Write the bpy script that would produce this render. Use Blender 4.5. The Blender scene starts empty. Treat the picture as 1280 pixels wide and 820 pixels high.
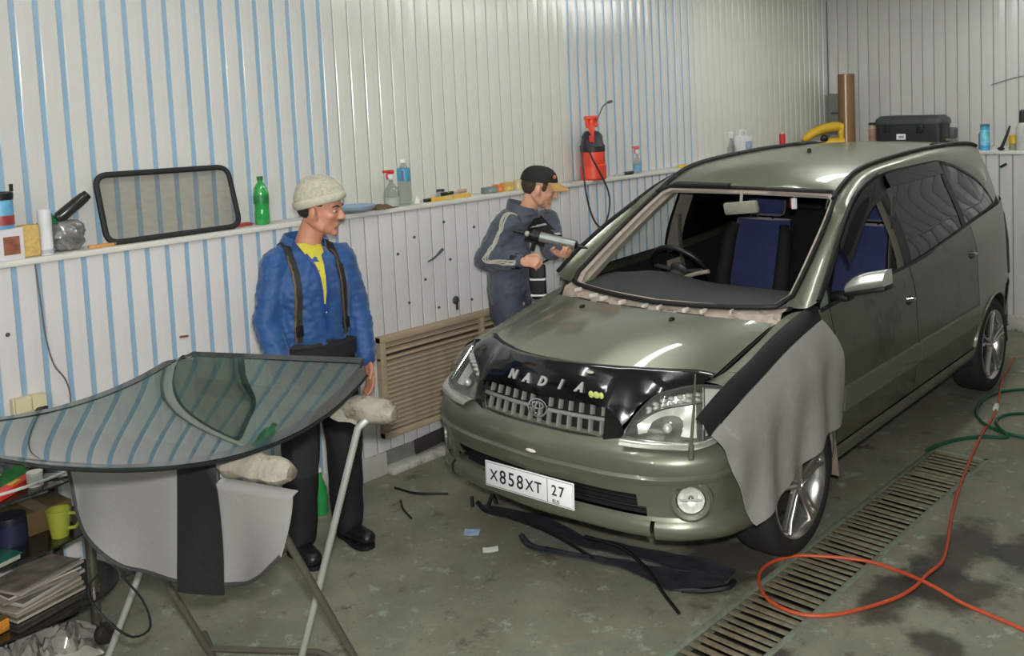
import bpy, bmesh, math, random
import numpy as np
from mathutils import Vector, Matrix
from mathutils.bvhtree import BVHTree
random.seed(7)
PI = math.pi
SC = bpy.context.scene
COL = SC.collection
def V(*a): return np.array(a, float)

# ---------------------------------------------------------------- camera
cam_d = bpy.data.cameras.new('camera'); cam = bpy.data.objects.new('camera', cam_d); COL.objects.link(cam)
CAM_R = ((0.756, 0.653, -0.039), (0.022, -0.084, -0.996), (-0.654, 0.752, -0.078))   # right, down, forward
CAM_C = (2.878, -3.557, 2.058)
r_ = Vector(CAM_R[0]).normalized(); f_ = Vector(CAM_R[2]); f_ = (f_ - r_ * f_.dot(r_)).normalized(); u_ = r_.cross(f_)
cam.matrix_world = Matrix(((r_.x, u_.x, -f_.x, CAM_C[0]), (r_.y, u_.y, -f_.y, CAM_C[1]), (r_.z, u_.z, -f_.z, CAM_C[2]), (0, 0, 0, 1)))
cam_d.sensor_width = 36.0; cam_d.lens = 1180.746 / 1280 * 36.0
cam_d.shift_x = (640 - 759.17) / 1280; cam_d.shift_y = (213.52 - 410) / 1280
cam_d.clip_start = 0.05; cam_d.clip_end = 60
SC.camera = cam
# ---------------------------------------------------------------- world, lamps, exposure
wd = bpy.data.worlds.new('world'); SC.world = wd; wd.use_nodes = True
wd.node_tree.nodes['Background'].inputs[0].default_value = (0.75, 0.8, 0.85, 1)
wd.node_tree.nodes['Background'].inputs[1].default_value = 0.05
SC.view_settings.view_transform = 'Standard'; SC.view_settings.look = 'None'
SC.view_settings.exposure = 0.32; SC.view_settings.gamma = 1.0; SC.view_settings.use_curve_mapping = False
FLASH_W = 100.0        # the flash of the camera that took the picture
TUBE_E = 23.0         # emission of the fluorescent tubes
fl_d = bpy.data.lights.new('camera_flash', 'AREA'); fl_d.shape = 'RECTANGLE'; fl_d.size = 0.12; fl_d.size_y = 0.08
fl_d.energy = FLASH_W; fl_d.color = (0.975, 1.0, 0.975)
fl = bpy.data.objects.new('camera_flash', fl_d); COL.objects.link(fl)
fl.matrix_world = cam.matrix_world @ Matrix.Translation((0.03, 0.16, 0.02)) @ Matrix.Rotation(math.radians(-14), 4, 'X')
TUBES = [(-0.25, -1.65, 1.3), (-0.45, 0.45, 1.3), (-0.45, 2.75, 1.3), (0.75, 2.3, 1.3), (0.55, 4.0, 1.3)]   # x, y of centre, length (ceiling lamps)
CEIL_Z = 2.95

# ---------------------------------------------------------------- helpers
MATS = {}
def srgb(c):
    return tuple(((v / 255.0) / 12.92 if v / 255.0 <= 0.04045 else ((v / 255.0 + 0.055) / 1.055) ** 2.4) for v in c)
def mat(name, rgb, rough=0.5, metal=0.0, var=0.12, scale=12.0, bump=0.0, coat=0.0, spec=0.5, sheen=0.0, bscale=None, dirt=None, emit=None, vec_scale=None):
    """procedural principled material, colour broken by noise; rgb given as 0-255 sRGB"""
    if name in MATS: return MATS[name]
    m = bpy.data.materials.new(name); m.use_nodes = True; nt = m.node_tree; N = nt.nodes; L = nt.links
    b = N['Principled BSDF']; c = srgb(rgb)
    tc = N.new('ShaderNodeTexCoord'); nz = N.new('ShaderNodeTexNoise'); nz.inputs['Scale'].default_value = scale; nz.inputs['Detail'].default_value = 5
    src = tc.outputs['Object']
    if vec_scale:
        mp = N.new('ShaderNodeMapping'); mp.inputs['Scale'].default_value = vec_scale; L.new(src, mp.inputs[0]); src = mp.outputs[0]
    L.new(src, nz.inputs['Vector'])
    rp = N.new('ShaderNodeValToRGB'); e = rp.color_ramp.elements
    e[0].position = 0.3; e[1].position = 0.7
    e[0].color = tuple(max(0, v * (1 - var)) for v in c) + (1,); e[1].color = tuple(min(1, v * (1 + var)) for v in c) + (1,)
    L.new(nz.outputs['Fac'], rp.inputs[0]); out = rp.outputs[0]
    if dirt:
        n2 = N.new('ShaderNodeTexNoise'); n2.inputs['Scale'].default_value = dirt[1]; n2.inputs['Detail'].default_value = 8; n2.inputs['Roughness'].default_value = 0.7
        L.new(tc.outputs['Object'], n2.inputs['Vector'])
        r2 = N.new('ShaderNodeValToRGB'); r2.color_ramp.elements[0].position = dirt[2]; r2.color_ramp.elements[1].position = dirt[2] + 0.12
        L.new(n2.outputs['Fac'], r2.inputs[0])
        mx = N.new('ShaderNodeMix'); mx.data_type = 'RGBA'; L.new(r2.outputs[0], mx.inputs[0]); L.new(out, mx.inputs[6]); mx.inputs[7].default_value = srgb(dirt[0]) + (1,)
        out = mx.outputs[2]
    L.new(out, b.inputs['Base Color'])
    b.inputs['Roughness'].default_value = rough; b.inputs['Metallic'].default_value = metal
    b.inputs['Coat Weight'].default_value = coat; b.inputs['Coat Roughness'].default_value = 0.04
    b.inputs['Specular IOR Level'].default_value = spec; b.inputs['Sheen Weight'].default_value = sheen
    if bump:
        bp = N.new('ShaderNodeBump'); bp.inputs['Strength'].default_value = bump; bp.inputs['Distance'].default_value = 0.01
        n3 = N.new('ShaderNodeTexNoise'); n3.inputs['Scale'].default_value = bscale or scale * 4; n3.inputs['Detail'].default_value = 4
        L.new(src, n3.inputs['Vector']); L.new(n3.outputs['Fac'], bp.inputs['Height']); L.new(bp.outputs[0], b.inputs['Normal'])
    if emit:
        b.inputs['Emission Color'].default_value = tuple(emit[:3]) + (1,); b.inputs['Emission Strength'].default_value = emit[3]
    MATS[name] = m
    return m
def glassy(name, tint, trans=0.8, rough=0.02, ior=1.5, dust=0.04, dscale=9):
    """thin pane: tinted see-through mixed with a Fresnel reflection"""
    if name in MATS: return MATS[name]
    m = bpy.data.materials.new(name); m.use_nodes = True; nt = m.node_tree; N = nt.nodes; L = nt.links
    for n in list(N): N.remove(n)
    o = N.new('ShaderNodeOutputMaterial'); t = N.new('ShaderNodeBsdfTransparent'); t.inputs[0].default_value = srgb(tint) + (1,)
    d = N.new('ShaderNodeBsdfDiffuse'); d.inputs[0].default_value = tuple(v * 0.25 for v in srgb(tint)) + (1,)
    g = N.new('ShaderNodeBsdfGlossy'); g.inputs['Roughness'].default_value = rough; g.inputs[0].default_value = (1, 1, 1, 1)
    f = N.new('ShaderNodeFresnel'); gm = N.new('ShaderNodeNewGeometry'); mr = N.new('ShaderNodeMapRange')   # same reflection from either face of a thin pane
    mr.inputs[3].default_value = ior; mr.inputs[4].default_value = 1.0 / ior; L.new(gm.outputs['Backfacing'], mr.inputs[0]); L.new(mr.outputs[0], f.inputs[0])
    nz = N.new('ShaderNodeTexNoise'); nz.inputs['Scale'].default_value = dscale; nz.inputs['Detail'].default_value = 6; ma = N.new('ShaderNodeMath'); ma.operation = 'MULTIPLY_ADD'
    ma.inputs[1].default_value = dust; ma.inputs[2].default_value = 1 - trans; L.new(nz.outputs['Fac'], ma.inputs[0])
    x1 = N.new('ShaderNodeMixShader'); x2 = N.new('ShaderNodeMixShader')
    L.new(ma.outputs[0], x1.inputs[0]); L.new(t.outputs[0], x1.inputs[1]); L.new(d.outputs[0], x1.inputs[2])
    L.new(f.outputs[0], x2.inputs[0]); L.new(x1.outputs[0], x2.inputs[1]); L.new(g.outputs[0], x2.inputs[2]); L.new(x2.outputs[0], o.inputs[0])
    MATS[name] = m
    return m

class MB:
    """collects shapes; obj() links them as ONE mesh object"""
    def __init__(s): s.v = []; s.f = []; s.m = []
    def add(s, vs, fs, mi=0):
        o = len(s.v); s.v += [tuple(float(c) for c in p) for p in vs]; s.f += [tuple(i + o for i in f) for f in fs]; s.m += [mi] * len(fs); return s
    def box(s, c, d, mi=0, rot=None, bev=0.0):
        hx, hy, hz = d[0] / 2, d[1] / 2, d[2] / 2
        if bev > 0:
            b = min(bev, hx * .9, hy * .9, hz * .9); bm = bmesh.new(); bmesh.ops.create_cube(bm, size=1.0)
            for v in bm.verts: v.co = Vector((v.co.x * d[0], v.co.y * d[1], v.co.z * d[2]))
            bmesh.ops.bevel(bm, geom=bm.edges[:], offset=b, segments=2, affect='EDGES', profile=0.5)
            bm.verts.ensure_lookup_table(); vs = [np.array(v.co) for v in bm.verts]; fs = [tuple(v.index for v in f.verts) for f in bm.faces]; bm.free()
        else:
            vs = [V(x, y, z) for x in (-hx, hx) for y in (-hy, hy) for z in (-hz, hz)]
            fs = [(0, 1, 3, 2), (4, 6, 7, 5), (0, 4, 5, 1), (2, 3, 7, 6), (0, 2, 6, 4), (1, 5, 7, 3)]
        if rot is not None:
            R = np.array(rot) if not isinstance(rot, (int, float)) else rotz(rot); vs = [R @ p for p in vs]
        return s.add([p + np.array(c, float) for p in vs], fs, mi)
    def grid(s, P, mi=0, flip=False, closeu=False, closev=False):
        """P[i][j] points"""
        n = len(P); k = len(P[0]); vs = [p for row in P for p in row]; fs = []
        for i in range(n if closeu else n - 1):
            for j in range(k if closev else k - 1):
                a, b, c, d = i * k + j, i * k + (j + 1) % k, ((i + 1) % n) * k + (j + 1) % k, ((i + 1) % n) * k + j
                fs.append((a, d, c, b) if flip else (a, b, c, d))
        return s.add(vs, fs, mi)
    def tube(s, pts, r, n=8, mi=0, caps=True, closed=False, flat=None, up=None):
        """swept tube; r number or list; flat=(a,b) scales the section"""
        pts = [np.array(p, float) for p in pts]; m = len(pts); rr = [r] * m if np.isscalar(r) else list(r)
        T = []
        for i in range(m):
            a = pts[(i - 1) % m] if (closed or i > 0) else pts[i]; b = pts[(i + 1) % m] if (closed or i < m - 1) else pts[i]
            t = b - a; T.append(t / (np.linalg.norm(t) + 1e-12))
        u = np.array(up, float) if up is not None else (V(0, 0, 1) if abs(T[0][2]) < 0.9 else V(1, 0, 0))
        fa, fb = flat or (1, 1); rows = []
        for i in range(m):
            if up is not None: u = np.array(up, float)
            x = np.cross(T[i], u); x /= np.linalg.norm(x) + 1e-12; y = np.cross(x, T[i]); u = y
            rows.append([pts[i] + rr[i] * (fa * math.cos(2 * PI * k / n) * x + fb * math.sin(2 * PI * k / n) * y) for k in range(n)])
        o = len(s.v); s.grid(rows, mi, closeu=closed, closev=True)
        if caps and not closed:
            s.f.append(tuple(o + k for k in range(n))[::-1]); s.m.append(mi)
            q = o + (m - 1) * n; s.f.append(tuple(q + k for k in range(n))); s.m.append(mi)
        return s
    def lathe(s, prof, c=(0, 0, 0), n=24, mi=0, axis=None, sx=1, sy=1):
        """prof: (radius, height) pairs turned about z, or about axis"""
        A = np.eye(3) if axis is None else frame(axis); rows = []
        for r, h in prof:
            rows.append([A @ V(sx * r * math.cos(2 * PI * k / n), sy * r * math.sin(2 * PI * k / n), h) + np.array(c, float) for k in range(n)])
        s.grid(rows, mi, closev=True); return s
    def ball(s, c, r, n=12, m=8, mi=0, R=None):
        r = V(r, r, r) if np.isscalar(r) else np.array(r, float); R = np.eye(3) if R is None else R; c = np.array(c, float); rows = []
        for i in range(m + 1):
            a = -PI / 2 + PI * i / m; a = max(-PI / 2 + 1e-3, min(PI / 2 - 1e-3, a))
            rows.append([c + R @ (r * V(math.cos(a) * math.cos(2 * PI * k / n), math.cos(a) * math.sin(2 * PI * k / n), math.sin(a))) for k in range(n)])
        o = len(s.v); s.grid(rows, mi, closev=True); s.f.append(tuple(o + k for k in range(n))[::-1]); s.m.append(mi)
        q = o + m * n; s.f.append(tuple(q + k for k in range(n))); s.m.append(mi); return s
    def cap(s, a, b, ra, rb, n=14, q=1.0, R=None):
        """closed tapered capsule, q squashes the second axis"""
        a = np.array(a, float); b = np.array(b, float); t = b - a; L = np.linalg.norm(t); A = frame(t) if R is None else R; rows = []
        for i in range(5):
            an = -PI / 2 * (1 - i / 4.0) + 1e-3 * (i == 0); rows.append((ra * math.cos(an), ra * math.sin(an)))
        for i in range(1, 4): rows.append((ra + (rb - ra) * i / 4, L * i / 4))
        for i in range(5):
            an = PI / 2 * i / 4.0 - 1e-3 * (i == 4); rows.append((rb * math.cos(an), L + rb * math.sin(an)))
        o = len(s.v); P = [[a + A @ V(r * math.cos(2 * PI * k / n), q * r * math.sin(2 * PI * k / n), h) for k in range(n)] for r, h in rows]
        s.grid(P, 0, closev=True); s.f.append(tuple(o + k for k in range(n))[::-1]); s.m.append(0)
        z = o + (len(rows) - 1) * n; s.f.append(tuple(z + k for k in range(n))); s.m.append(0); return s
    def prism(s, poly, z0, z1, mi=0, M=None, c=(0, 0, 0)):
        """poly of (x,y) extruded z0..z1, then matrix M, offset c"""
        M = np.eye(3) if M is None else M; c = np.array(c, float); n = len(poly)
        vs = [M @ V(p[0], p[1], z0) + c for p in poly] + [M @ V(p[0], p[1], z1) + c for p in poly]
        fs = [tuple(range(n))[::-1], tuple(range(n, 2 * n))] + [(i, (i + 1) % n, n + (i + 1) % n, n + i) for i in range(n)]
        return s.add(vs, fs, mi)
    def solid(s, P, th, mi=0, nrm=None):
        """sheet grid P thickened by th along its own normals"""
        P = np.array(P, float); du = np.gradient(P, axis=0); dv = np.gradient(P, axis=1); n = np.cross(du, dv)
        n /= np.linalg.norm(n, axis=2, keepdims=True) + 1e-12; Q = P + n * th; a, b = P.shape[:2]
        s.grid(P, mi, flip=True); s.grid(Q, mi)
        for e in (0, a - 1): s.grid([P[e], Q[e]], mi, flip=(e != 0))
        for e in (0, b - 1): s.grid([P[:, e], Q[:, e]], mi, flip=(e == 0))
        return s
def rotz(a): return np.array([[math.cos(a), -math.sin(a), 0], [math.sin(a), math.cos(a), 0], [0, 0, 1.0]])
def rotx(a): return np.array([[1.0, 0, 0], [0, math.cos(a), -math.sin(a)], [0, math.sin(a), math.cos(a)]])
def roty(a): return np.array([[math.cos(a), 0, math.sin(a)], [0, 1.0, 0], [-math.sin(a), 0, math.cos(a)]])
def frame(t):
    """matrix whose third column is t"""
    t = np.array(t, float); t /= np.linalg.norm(t) + 1e-12; a = V(0, 0, 1) if abs(t[2]) < 0.95 else V(1, 0, 0)
    x = np.cross(a, t); x /= np.linalg.norm(x); return np.array([x, np.cross(t, x), t]).T
def basis(x, y, z): return np.array([x, y, z], float).T
def obj(name, mb, m, parent=None, smooth=40, loc=None, rot=None, share=None):
    me = share
    if me is None:
        me = bpy.data.meshes.new(name); me.from_pydata(mb.v, [], mb.f); me.update()
        bm = bmesh.new(); bm.from_mesh(me); bmesh.ops.recalc_face_normals(bm, faces=bm.faces[:]) if getattr(mb, 'recalc', True) else None; bm.to_mesh(me); bm.free()
        for x in (m if isinstance(m, (list, tuple)) else [m]): me.materials.append(x)
        if len(me.polygons) == len(mb.m): me.polygons.foreach_set('material_index', mb.m)
        if smooth:
            me.polygons.foreach_set('use_smooth', [True] * len(me.polygons)); me.set_sharp_from_angle(angle=math.radians(smooth))
    o = bpy.data.objects.new(name, me); COL.objects.link(o)
    if parent is not None: o.parent = parent
    if loc is not None: o.location = loc
    if rot is not None: o.rotation_euler = rot
    return o
def tag(o, label, cat, group=None):
    o['label'] = label; o['category'] = cat
    if group: o['group'] = group
    return o
def thing(name, label, cat, loc=(0, 0, 0), rot=0.0, group=None):
    o = bpy.data.objects.new(name, None); o.empty_display_size = 0.1; COL.objects.link(o); o.location = loc; o.rotation_euler = (0, 0, rot)
    return tag(o, label, cat, group)
def struct(o): o['kind'] = 'structure'; return o
def pchip(xs, ys, x):
    """monotone cubic through (xs, ys); ys may be vectors"""
    xs = np.array(xs, float); ys = np.array(ys, float)
    if xs[0] > xs[-1]: xs = xs[::-1]; ys = ys[::-1]
    flat = ys.ndim == 1
    if flat: ys = ys[:, None]
    h = np.diff(xs)[:, None]; d = np.diff(ys, axis=0) / h; m = np.zeros_like(ys)
    m[0] = d[0]; m[-1] = d[-1]
    for i in range(1, len(xs) - 1):
        p = d[i - 1] * d[i]; m[i] = np.where(p > 0, 2 * p / (d[i - 1] + d[i] + 1e-15 * np.sign(d[i - 1] + d[i] + 1e-30)), 0)
    x = np.clip(np.atleast_1d(x).astype(float), xs[0], xs[-1]); i = np.clip(np.searchsorted(xs, x) - 1, 0, len(xs) - 2)
    t = ((x - xs[i]) / (xs[i + 1] - xs[i]))[:, None]; hh = h[i]
    r = (2*t**3 - 3*t**2 + 1) * ys[i] + (t**3 - 2*t**2 + t) * hh * m[i] + (-2*t**3 + 3*t**2) * ys[i + 1] + (t**3 - t**2) * hh * m[i + 1]
    return r[:, 0] if flat else r
def curve(pts, n):
    """smooth curve through points, n samples, even in parameter (chord length)"""
    P = np.array(pts, float); s = np.r_[0, np.cumsum(np.linalg.norm(np.diff(P, axis=0), axis=1))]; s /= s[-1]
    m = np.zeros_like(P); m[1:-1] = (P[2:] - P[:-2]) / (s[2:] - s[:-2])[:, None]; m[0] = (P[1] - P[0]) / (s[1] - s[0]); m[-1] = (P[-1] - P[-2]) / (s[-1] - s[-2])
    x = np.linspace(0, 1, n); i = np.clip(np.searchsorted(s, x) - 1, 0, len(s) - 2); t = ((x - s[i]) / (s[i+1] - s[i]))[:, None]; h = (s[i+1] - s[i])[:, None]
    return (2*t**3 - 3*t**2 + 1) * P[i] + (t**3 - 2*t**2 + t) * h * m[i] + (-2*t**3 + 3*t**2) * P[i+1] + (t**3 - t**2) * h * m[i+1]
def resample(P, n):
    P = np.array(P, float); s = np.r_[0, np.cumsum(np.linalg.norm(np.diff(P, axis=0), axis=1))]; x = np.linspace(0, s[-1], n)
    return np.stack([np.interp(x, s, P[:, k]) for k in range(P.shape[1])], 1)
def text_mb(txt, size, depth=0.001, M=None, c=(0, 0, 0), bold=0.0, shear=0.0):
    cu = bpy.data.curves.new('t', 'FONT'); cu.body = txt; cu.size = size; cu.extrude = depth; cu.align_x = 'CENTER'; cu.align_y = 'CENTER'; cu.offset = bold; cu.shear = shear; cu.resolution_u = 3
    o = bpy.data.objects.new('t', cu); COL.objects.link(o); dg = bpy.context.evaluated_depsgraph_get(); me = bpy.data.meshes.new_from_object(o.evaluated_get(dg))
    M = np.eye(3) if M is None else M; mb = MB(); mb.add([M @ np.array(v.co) + np.array(c, float) for v in me.vertices], [tuple(p.vertices) for p in me.polygons])
    bpy.data.objects.remove(o); bpy.data.curves.remove(cu); bpy.data.meshes.remove(me); return mb
def remesh(mb, voxel, smooth=4, fac=0.5):
    """union of overlapping closed pieces as one continuous skin"""
    me = bpy.data.meshes.new('r'); me.from_pydata(mb.v, [], mb.f); me.update()
    bm = bmesh.new(); bm.from_mesh(me); bmesh.ops.recalc_face_normals(bm, faces=bm.faces[:]); bm.to_mesh(me); bm.free()
    o = bpy.data.objects.new('r', me); COL.objects.link(o)
    a = o.modifiers.new('a', 'REMESH'); a.mode = 'VOXEL'; a.voxel_size = voxel
    if smooth:
        b = o.modifiers.new('b', 'SMOOTH'); b.factor = fac; b.iterations = smooth
    dg = bpy.context.evaluated_depsgraph_get(); out = bpy.data.meshes.new_from_object(o.evaluated_get(dg)); bpy.data.objects.remove(o)
    return out
def mesh_obj(name, me, m, parent=None):
    me.name = name; me.materials.clear()
    for x in (m if isinstance(m, (list, tuple)) else [m]): me.materials.append(x)
    me.polygons.foreach_set('use_smooth', [True] * len(me.polygons)); o = bpy.data.objects.new(name, me); COL.objects.link(o)
    if parent is not None: o.parent = parent
    return o
# ================================================================ SETTING
XL, XU = -1.49, -1.63          # left wall: lower face, upper face (the ledge between carries the shelf)
YBL, YBU = 4.42, 5.03          # back wall: lower face, upper face
XR, YF = 4.1, -5.6             # right and front wall, outside the picture
SH = 1.485                     # top of the shelf
def wallmat(name, rgb, rough):
    return mat(name, rgb, rough, var=0.03, scale=2.5, spec=0.5, dirt=None)
M_PVC = wallmat('pvc_white', (200, 198, 193), 0.16); M_CREAM = wallmat('pvc_cream', (203, 203, 192), 0.18)
M_BLUE = mat('pvc_blue_groove', (140, 168, 192), 0.22, var=0.08, scale=6); M_GREY = mat('pvc_grey_groove', (140, 142, 148), 0.3, var=0.1)
M_LOW = mat('pvc_lower', (206, 202, 201), 0.25, var=0.04, scale=3, dirt=((160, 155, 151), 5, 0.74)); M_DARK = mat('dark_void', (14, 14, 13), 0.9, var=0.2)
M_BACKING = mat('wall_backing', (120, 118, 114), 0.7)
M_SHELF = mat('shelf_white', (206, 203, 196), 0.35, var=0.05, scale=8, dirt=((150, 140, 122), 16, 0.66))

def floor_material():
    m = bpy.data.materials.new('painted_concrete'); m.use_nodes = True; nt = m.node_tree; N = nt.nodes; L = nt.links; b = N['Principled BSDF']
    tc = N.new('ShaderNodeTexCoord')
    def noise(sc, det=6, rg=0.6, off=(0, 0, 0)):
        mp = N.new('ShaderNodeMapping'); mp.inputs['Location'].default_value = off; L.new(tc.outputs['Object'], mp.inputs[0])
        n = N.new('ShaderNodeTexNoise'); n.inputs['Scale'].default_value = sc; n.inputs['Detail'].default_value = det; n.inputs['Roughness'].default_value = rg; L.new(mp.outputs[0], n.inputs[0]); return n.outputs['Fac']
    def ramp(i, a, c, va=0, vb=1):
        r = N.new('ShaderNodeValToRGB'); r.color_ramp.elements[0].position = a; r.color_ramp.elements[1].position = c
        r.color_ramp.elements[0].color = (va, va, va, 1); r.color_ramp.elements[1].color = (vb, vb, vb, 1); L.new(i, r.inputs[0]); return r.outputs[0]
    def mix(f, a, c):
        x = N.new('ShaderNodeMix'); x.data_type = 'RGBA'; L.new(f, x.inputs[0])
        for k, q in ((6, a), (7, c)):
            if isinstance(q, tuple): x.inputs[k].default_value = srgb(q) + (1,)
            else: L.new(q, x.inputs[k])
        return x.outputs[2]
    c = mix(ramp(noise(2.2), 0.35, 0.68), (114, 112, 95), (142, 139, 121))
    c = mix(ramp(noise(3.1, 8, 0.72, (3, 1, 0)), 0.51, 0.60), c, (119, 126, 109))        # worn green paint
    c = mix(ramp(noise(9, 8, 0.75, (5, 2, 0)), 0.57, 0.63), c, (152, 158, 142))
    c = mix(ramp(noise(5, 8, 0.75, (9, 4, 0)), 0.57, 0.68), c, (76, 66, 53))              # brown grime
    c = mix(ramp(noise(60, 3, 0.6), 0.62, 0.72), c, (92, 86, 74))
    sep = N.new('ShaderNodeSeparateXYZ'); L.new(tc.outputs['Object'], sep.inputs[0])
    nz = noise(5.5, 5, 0.65, (1, 7, 0))
    for (sx, sy, rx, ry) in ((1.36, 0.42, 0.13, 0.42), (1.45, 0.12, 0.24, 0.17), (1.62, 0.62, 0.14, 0.2), (1.28, -0.10, 0.1, 0.3), (1.72, 1.22, 0.07, 0.06), (1.9, 0.75, 0.09, 0.05), (1.15, -0.75, 0.22, 0.1), (1.55, -0.3, 0.12, 0.1), (0.6, -0.25, 0.24, 0.35)):   # oil stains
        mp = N.new('ShaderNodeMapping'); mp.inputs['Location'].default_value = (-sx / rx, -sy / ry, 0); mp.inputs['Scale'].default_value = (1 / rx, 1 / ry, 0); L.new(tc.outputs['Object'], mp.inputs[0])
        ln = N.new('ShaderNodeVectorMath'); ln.operation = 'LENGTH'; L.new(mp.outputs[0], ln.inputs[0])
        ad = N.new('ShaderNodeMath'); ad.operation = 'MULTIPLY_ADD'; ad.inputs[1].default_value = 2.2; L.new(nz, ad.inputs[0]); L.new(ln.outputs['Value'], ad.inputs[2])
        f = ramp(ad.outputs[0], 0.0, 1.0); rr = f.node; rr.color_ramp.elements[0].position = 0.0; rr.color_ramp.elements[1].position = 1.0
        mr = N.new('ShaderNodeMapRange'); mr.inputs[1].default_value = 1.75; mr.inputs[2].default_value = 2.25; mr.inputs[3].default_value = 0.82; mr.inputs[4].default_value = 0.0; L.new(ad.outputs[0], mr.inputs[0])
        c = mix(mr.outputs[0], c, (46, 42, 37))
    L.new(c, b.inputs['Base Color']); b.inputs['Roughness'].default_value = 0.62
    bp = N.new('ShaderNodeBump'); bp.inputs['Strength'].default_value = 0.35; bp.inputs['Distance'].default_value = 0.008; L.new(noise(18, 8, 0.7), bp.inputs['Height']); L.new(bp.outputs[0], b.inputs['Normal'])
    return m
M_FLOOR = floor_material()
# floor with the drain trench left open (x .815-1.10, y -2.6-1.56)
GX0, GX1, GY0, GY1 = 0.802, 1.112, -2.6, 1.56
mb = MB(); xs = [XL - 0.3, GX0, GX1, XR]; ys = [YF, GY0, GY1, YBU + 0.2]
for i in range(3):
    for j in range(3):
        if i == 1 and j == 1: continue
        mb.add([(xs[i], ys[j], 0), (xs[i+1], ys[j], 0), (xs[i+1], ys[j+1], 0), (xs[i], ys[j+1], 0)], [(0, 1, 2, 3)])
fl_o = struct(obj('floor', mb, M_FLOOR, smooth=0))
mb = MB(); d = -0.16
P = [(GX0, GY0), (GX1, GY0), (GX1, GY1), (GX0, GY1)]
mb.add([(x, y, 0) for x, y in P] + [(x, y, d) for x, y in P], [(0, 4, 5, 1), (1, 5, 6, 2), (2, 6, 7, 3), (3, 7, 4, 0), (4, 7, 6, 5)]); mb.recalc = False
obj('drain_trench', mb, mat('trench_dirt', (44, 39, 31), 0.9, var=0.4, scale=20, bump=0.5), fl_o, smooth=0)
# ceiling, far walls
mb = MB(); mb.box(((XL + XR) / 2, (YF + YBU) / 2, CEIL_Z + 0.05), (XR - XL + 1.2, YBU - YF + 0.8, 0.1)); struct(obj('ceiling', mb, mat('ceiling_white', (190, 188, 180), 0.6, var=0.05), smooth=0))
mb = MB(); mb.box((XR + 0.05, (YF + YBU) / 2, CEIL_Z / 2), (0.1, YBU - YF + 0.6, CEIL_Z)); struct(obj('wall_right', mb, mat('right_wall_grey', (52, 51, 48), 0.6, var=0.15, scale=3), smooth=0))
mb = MB(); mb.box(((XL + XR) / 2, YF - 0.05, CEIL_Z / 2), (XR - XL + 0.8, 0.1, CEIL_Z)); struct(obj('wall_front', mb, mat('front_wall_grey', (78, 77, 73), 0.6, var=0.15, scale=3), smooth=0))
# left and back wall: backing slabs that carry one panel after the other
mb = MB(); mb.box((XU - 0.06, (YF + YBU) / 2, CEIL_Z / 2), (0.1, YBU - YF, CEIL_Z)); mb.box(((XL + XU) / 2 - 0.008, (YF + YBL) / 2 + 0.2, SH / 2 - 0.02), (XL - XU - 0.004, YBL - YF + 0.4, SH - 0.03))
w_left = struct(obj('wall_left', mb, M_BACKING, smooth=0))
mb = MB(); mb.box(((XU + XR) / 2, YBU + 0.06, CEIL_Z / 2), (XR - XU, 0.1, CEIL_Z)); mb.box(((XL + XR) / 2, (YBL + YBU) / 2 + 0.008, SH / 2 - 0.02), (XR - XL - 0.01, YBU - YBL - 0.004, SH - 0.03))
w_back = struct(obj('wall_back', mb, M_BACKING, smooth=0))
PAN = {}
def panel(width, groove, h, face, gm, key):
    """hollow PVC cladding board: slightly crowned face and a recessed coloured groove at one edge; local x across, y out of the wall, z up"""
    k = (key, round(width, 4), round(h, 3))
    if k in PAN: return PAN[k]
    mb = MB(); w = width - groove
    prof = [(0, 0), (0.0015, 0.0055), (0.004, 0.0072), (w * .5, 0.0085), (w - 0.004, 0.0072), (w - 0.0015, 0.0055), (w, 0.0025), (w + 0.001, 0.0022), (width - 0.0005, 0.0022), (width, 0)]
    for i in range(len(prof) - 1):
        a, b = prof[i], prof[i + 1]; mb.add([(a[0], a[1], 0), (b[0], b[1], 0), (b[0], b[1], h), (a[0], a[1], h)], [(0, 1, 2, 3)], 1 if i >= 6 else 0)
    mb.recalc = False
    o = obj('panel', mb, [face, gm], smooth=50); me = o.data; bpy.data.objects.remove(o); PAN[k] = me; return me
def lay(parent, origin, along, h, n, width, groove, face, gm, key, rz):
    me = panel(width, groove, h, face, gm, key)
    for i in range(n):
        obj('panel', None, None, parent, share=me, loc=tuple(np.array(origin, float) + np.array(along, float) * width * i), rot=(0, 0, rz))
# left wall: local x must run along +Y with y out along +X ... so x along -Y: start at the far end of each run
def lay_left(x, y0, y1, z0, z1, width, groove, face, gm, key):
    n = int(round((y1 - y0) / width)); w = (y1 - y0) / n
    lay(w_left, (x, y1, z0), (0, -1, 0), z1 - z0, n, w, groove, face, gm, key, -PI / 2)
UZ0, UZ1 = SH + 0.0, CEIL_Z - 0.01
lay_left(XU - 0.008, -3.44, -0.60, UZ0, UZ1, 0.0926, 0.021, M_PVC, M_BLUE, 'ub')
lay_left(XU - 0.008, -0.60, 1.262, UZ0, UZ1, 0.0926, 0.0055, M_CREAM, M_GREY, 'uc')
lay_left(XU - 0.008, 1.262, 2.775, UZ0, UZ1, 0.0926, 0.021, M_PVC, M_BLUE, 'ub2')
lay_left(XU - 0.008, 2.775, YBU, UZ0, UZ1, 0.0926, 0.005, M_CREAM, M_GREY, 'uc2')
lay_left(XL - 0.008, -3.44, -0.66, 0.13, SH - 0.028, 0.0896, 0.020, M_LOW, M_BLUE, 'lb')
lay_left(XL - 0.008, -0.66, 1.255, 0.13, SH - 0.028, 0.0896, 0.006, M_LOW, M_GREY, 'lc')
lay_left(XL - 0.008, 1.255, 2.78, 0.13, SH - 0.028, 0.0896, 0.020, M_LOW, M_BLUE, 'lb2')
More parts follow.
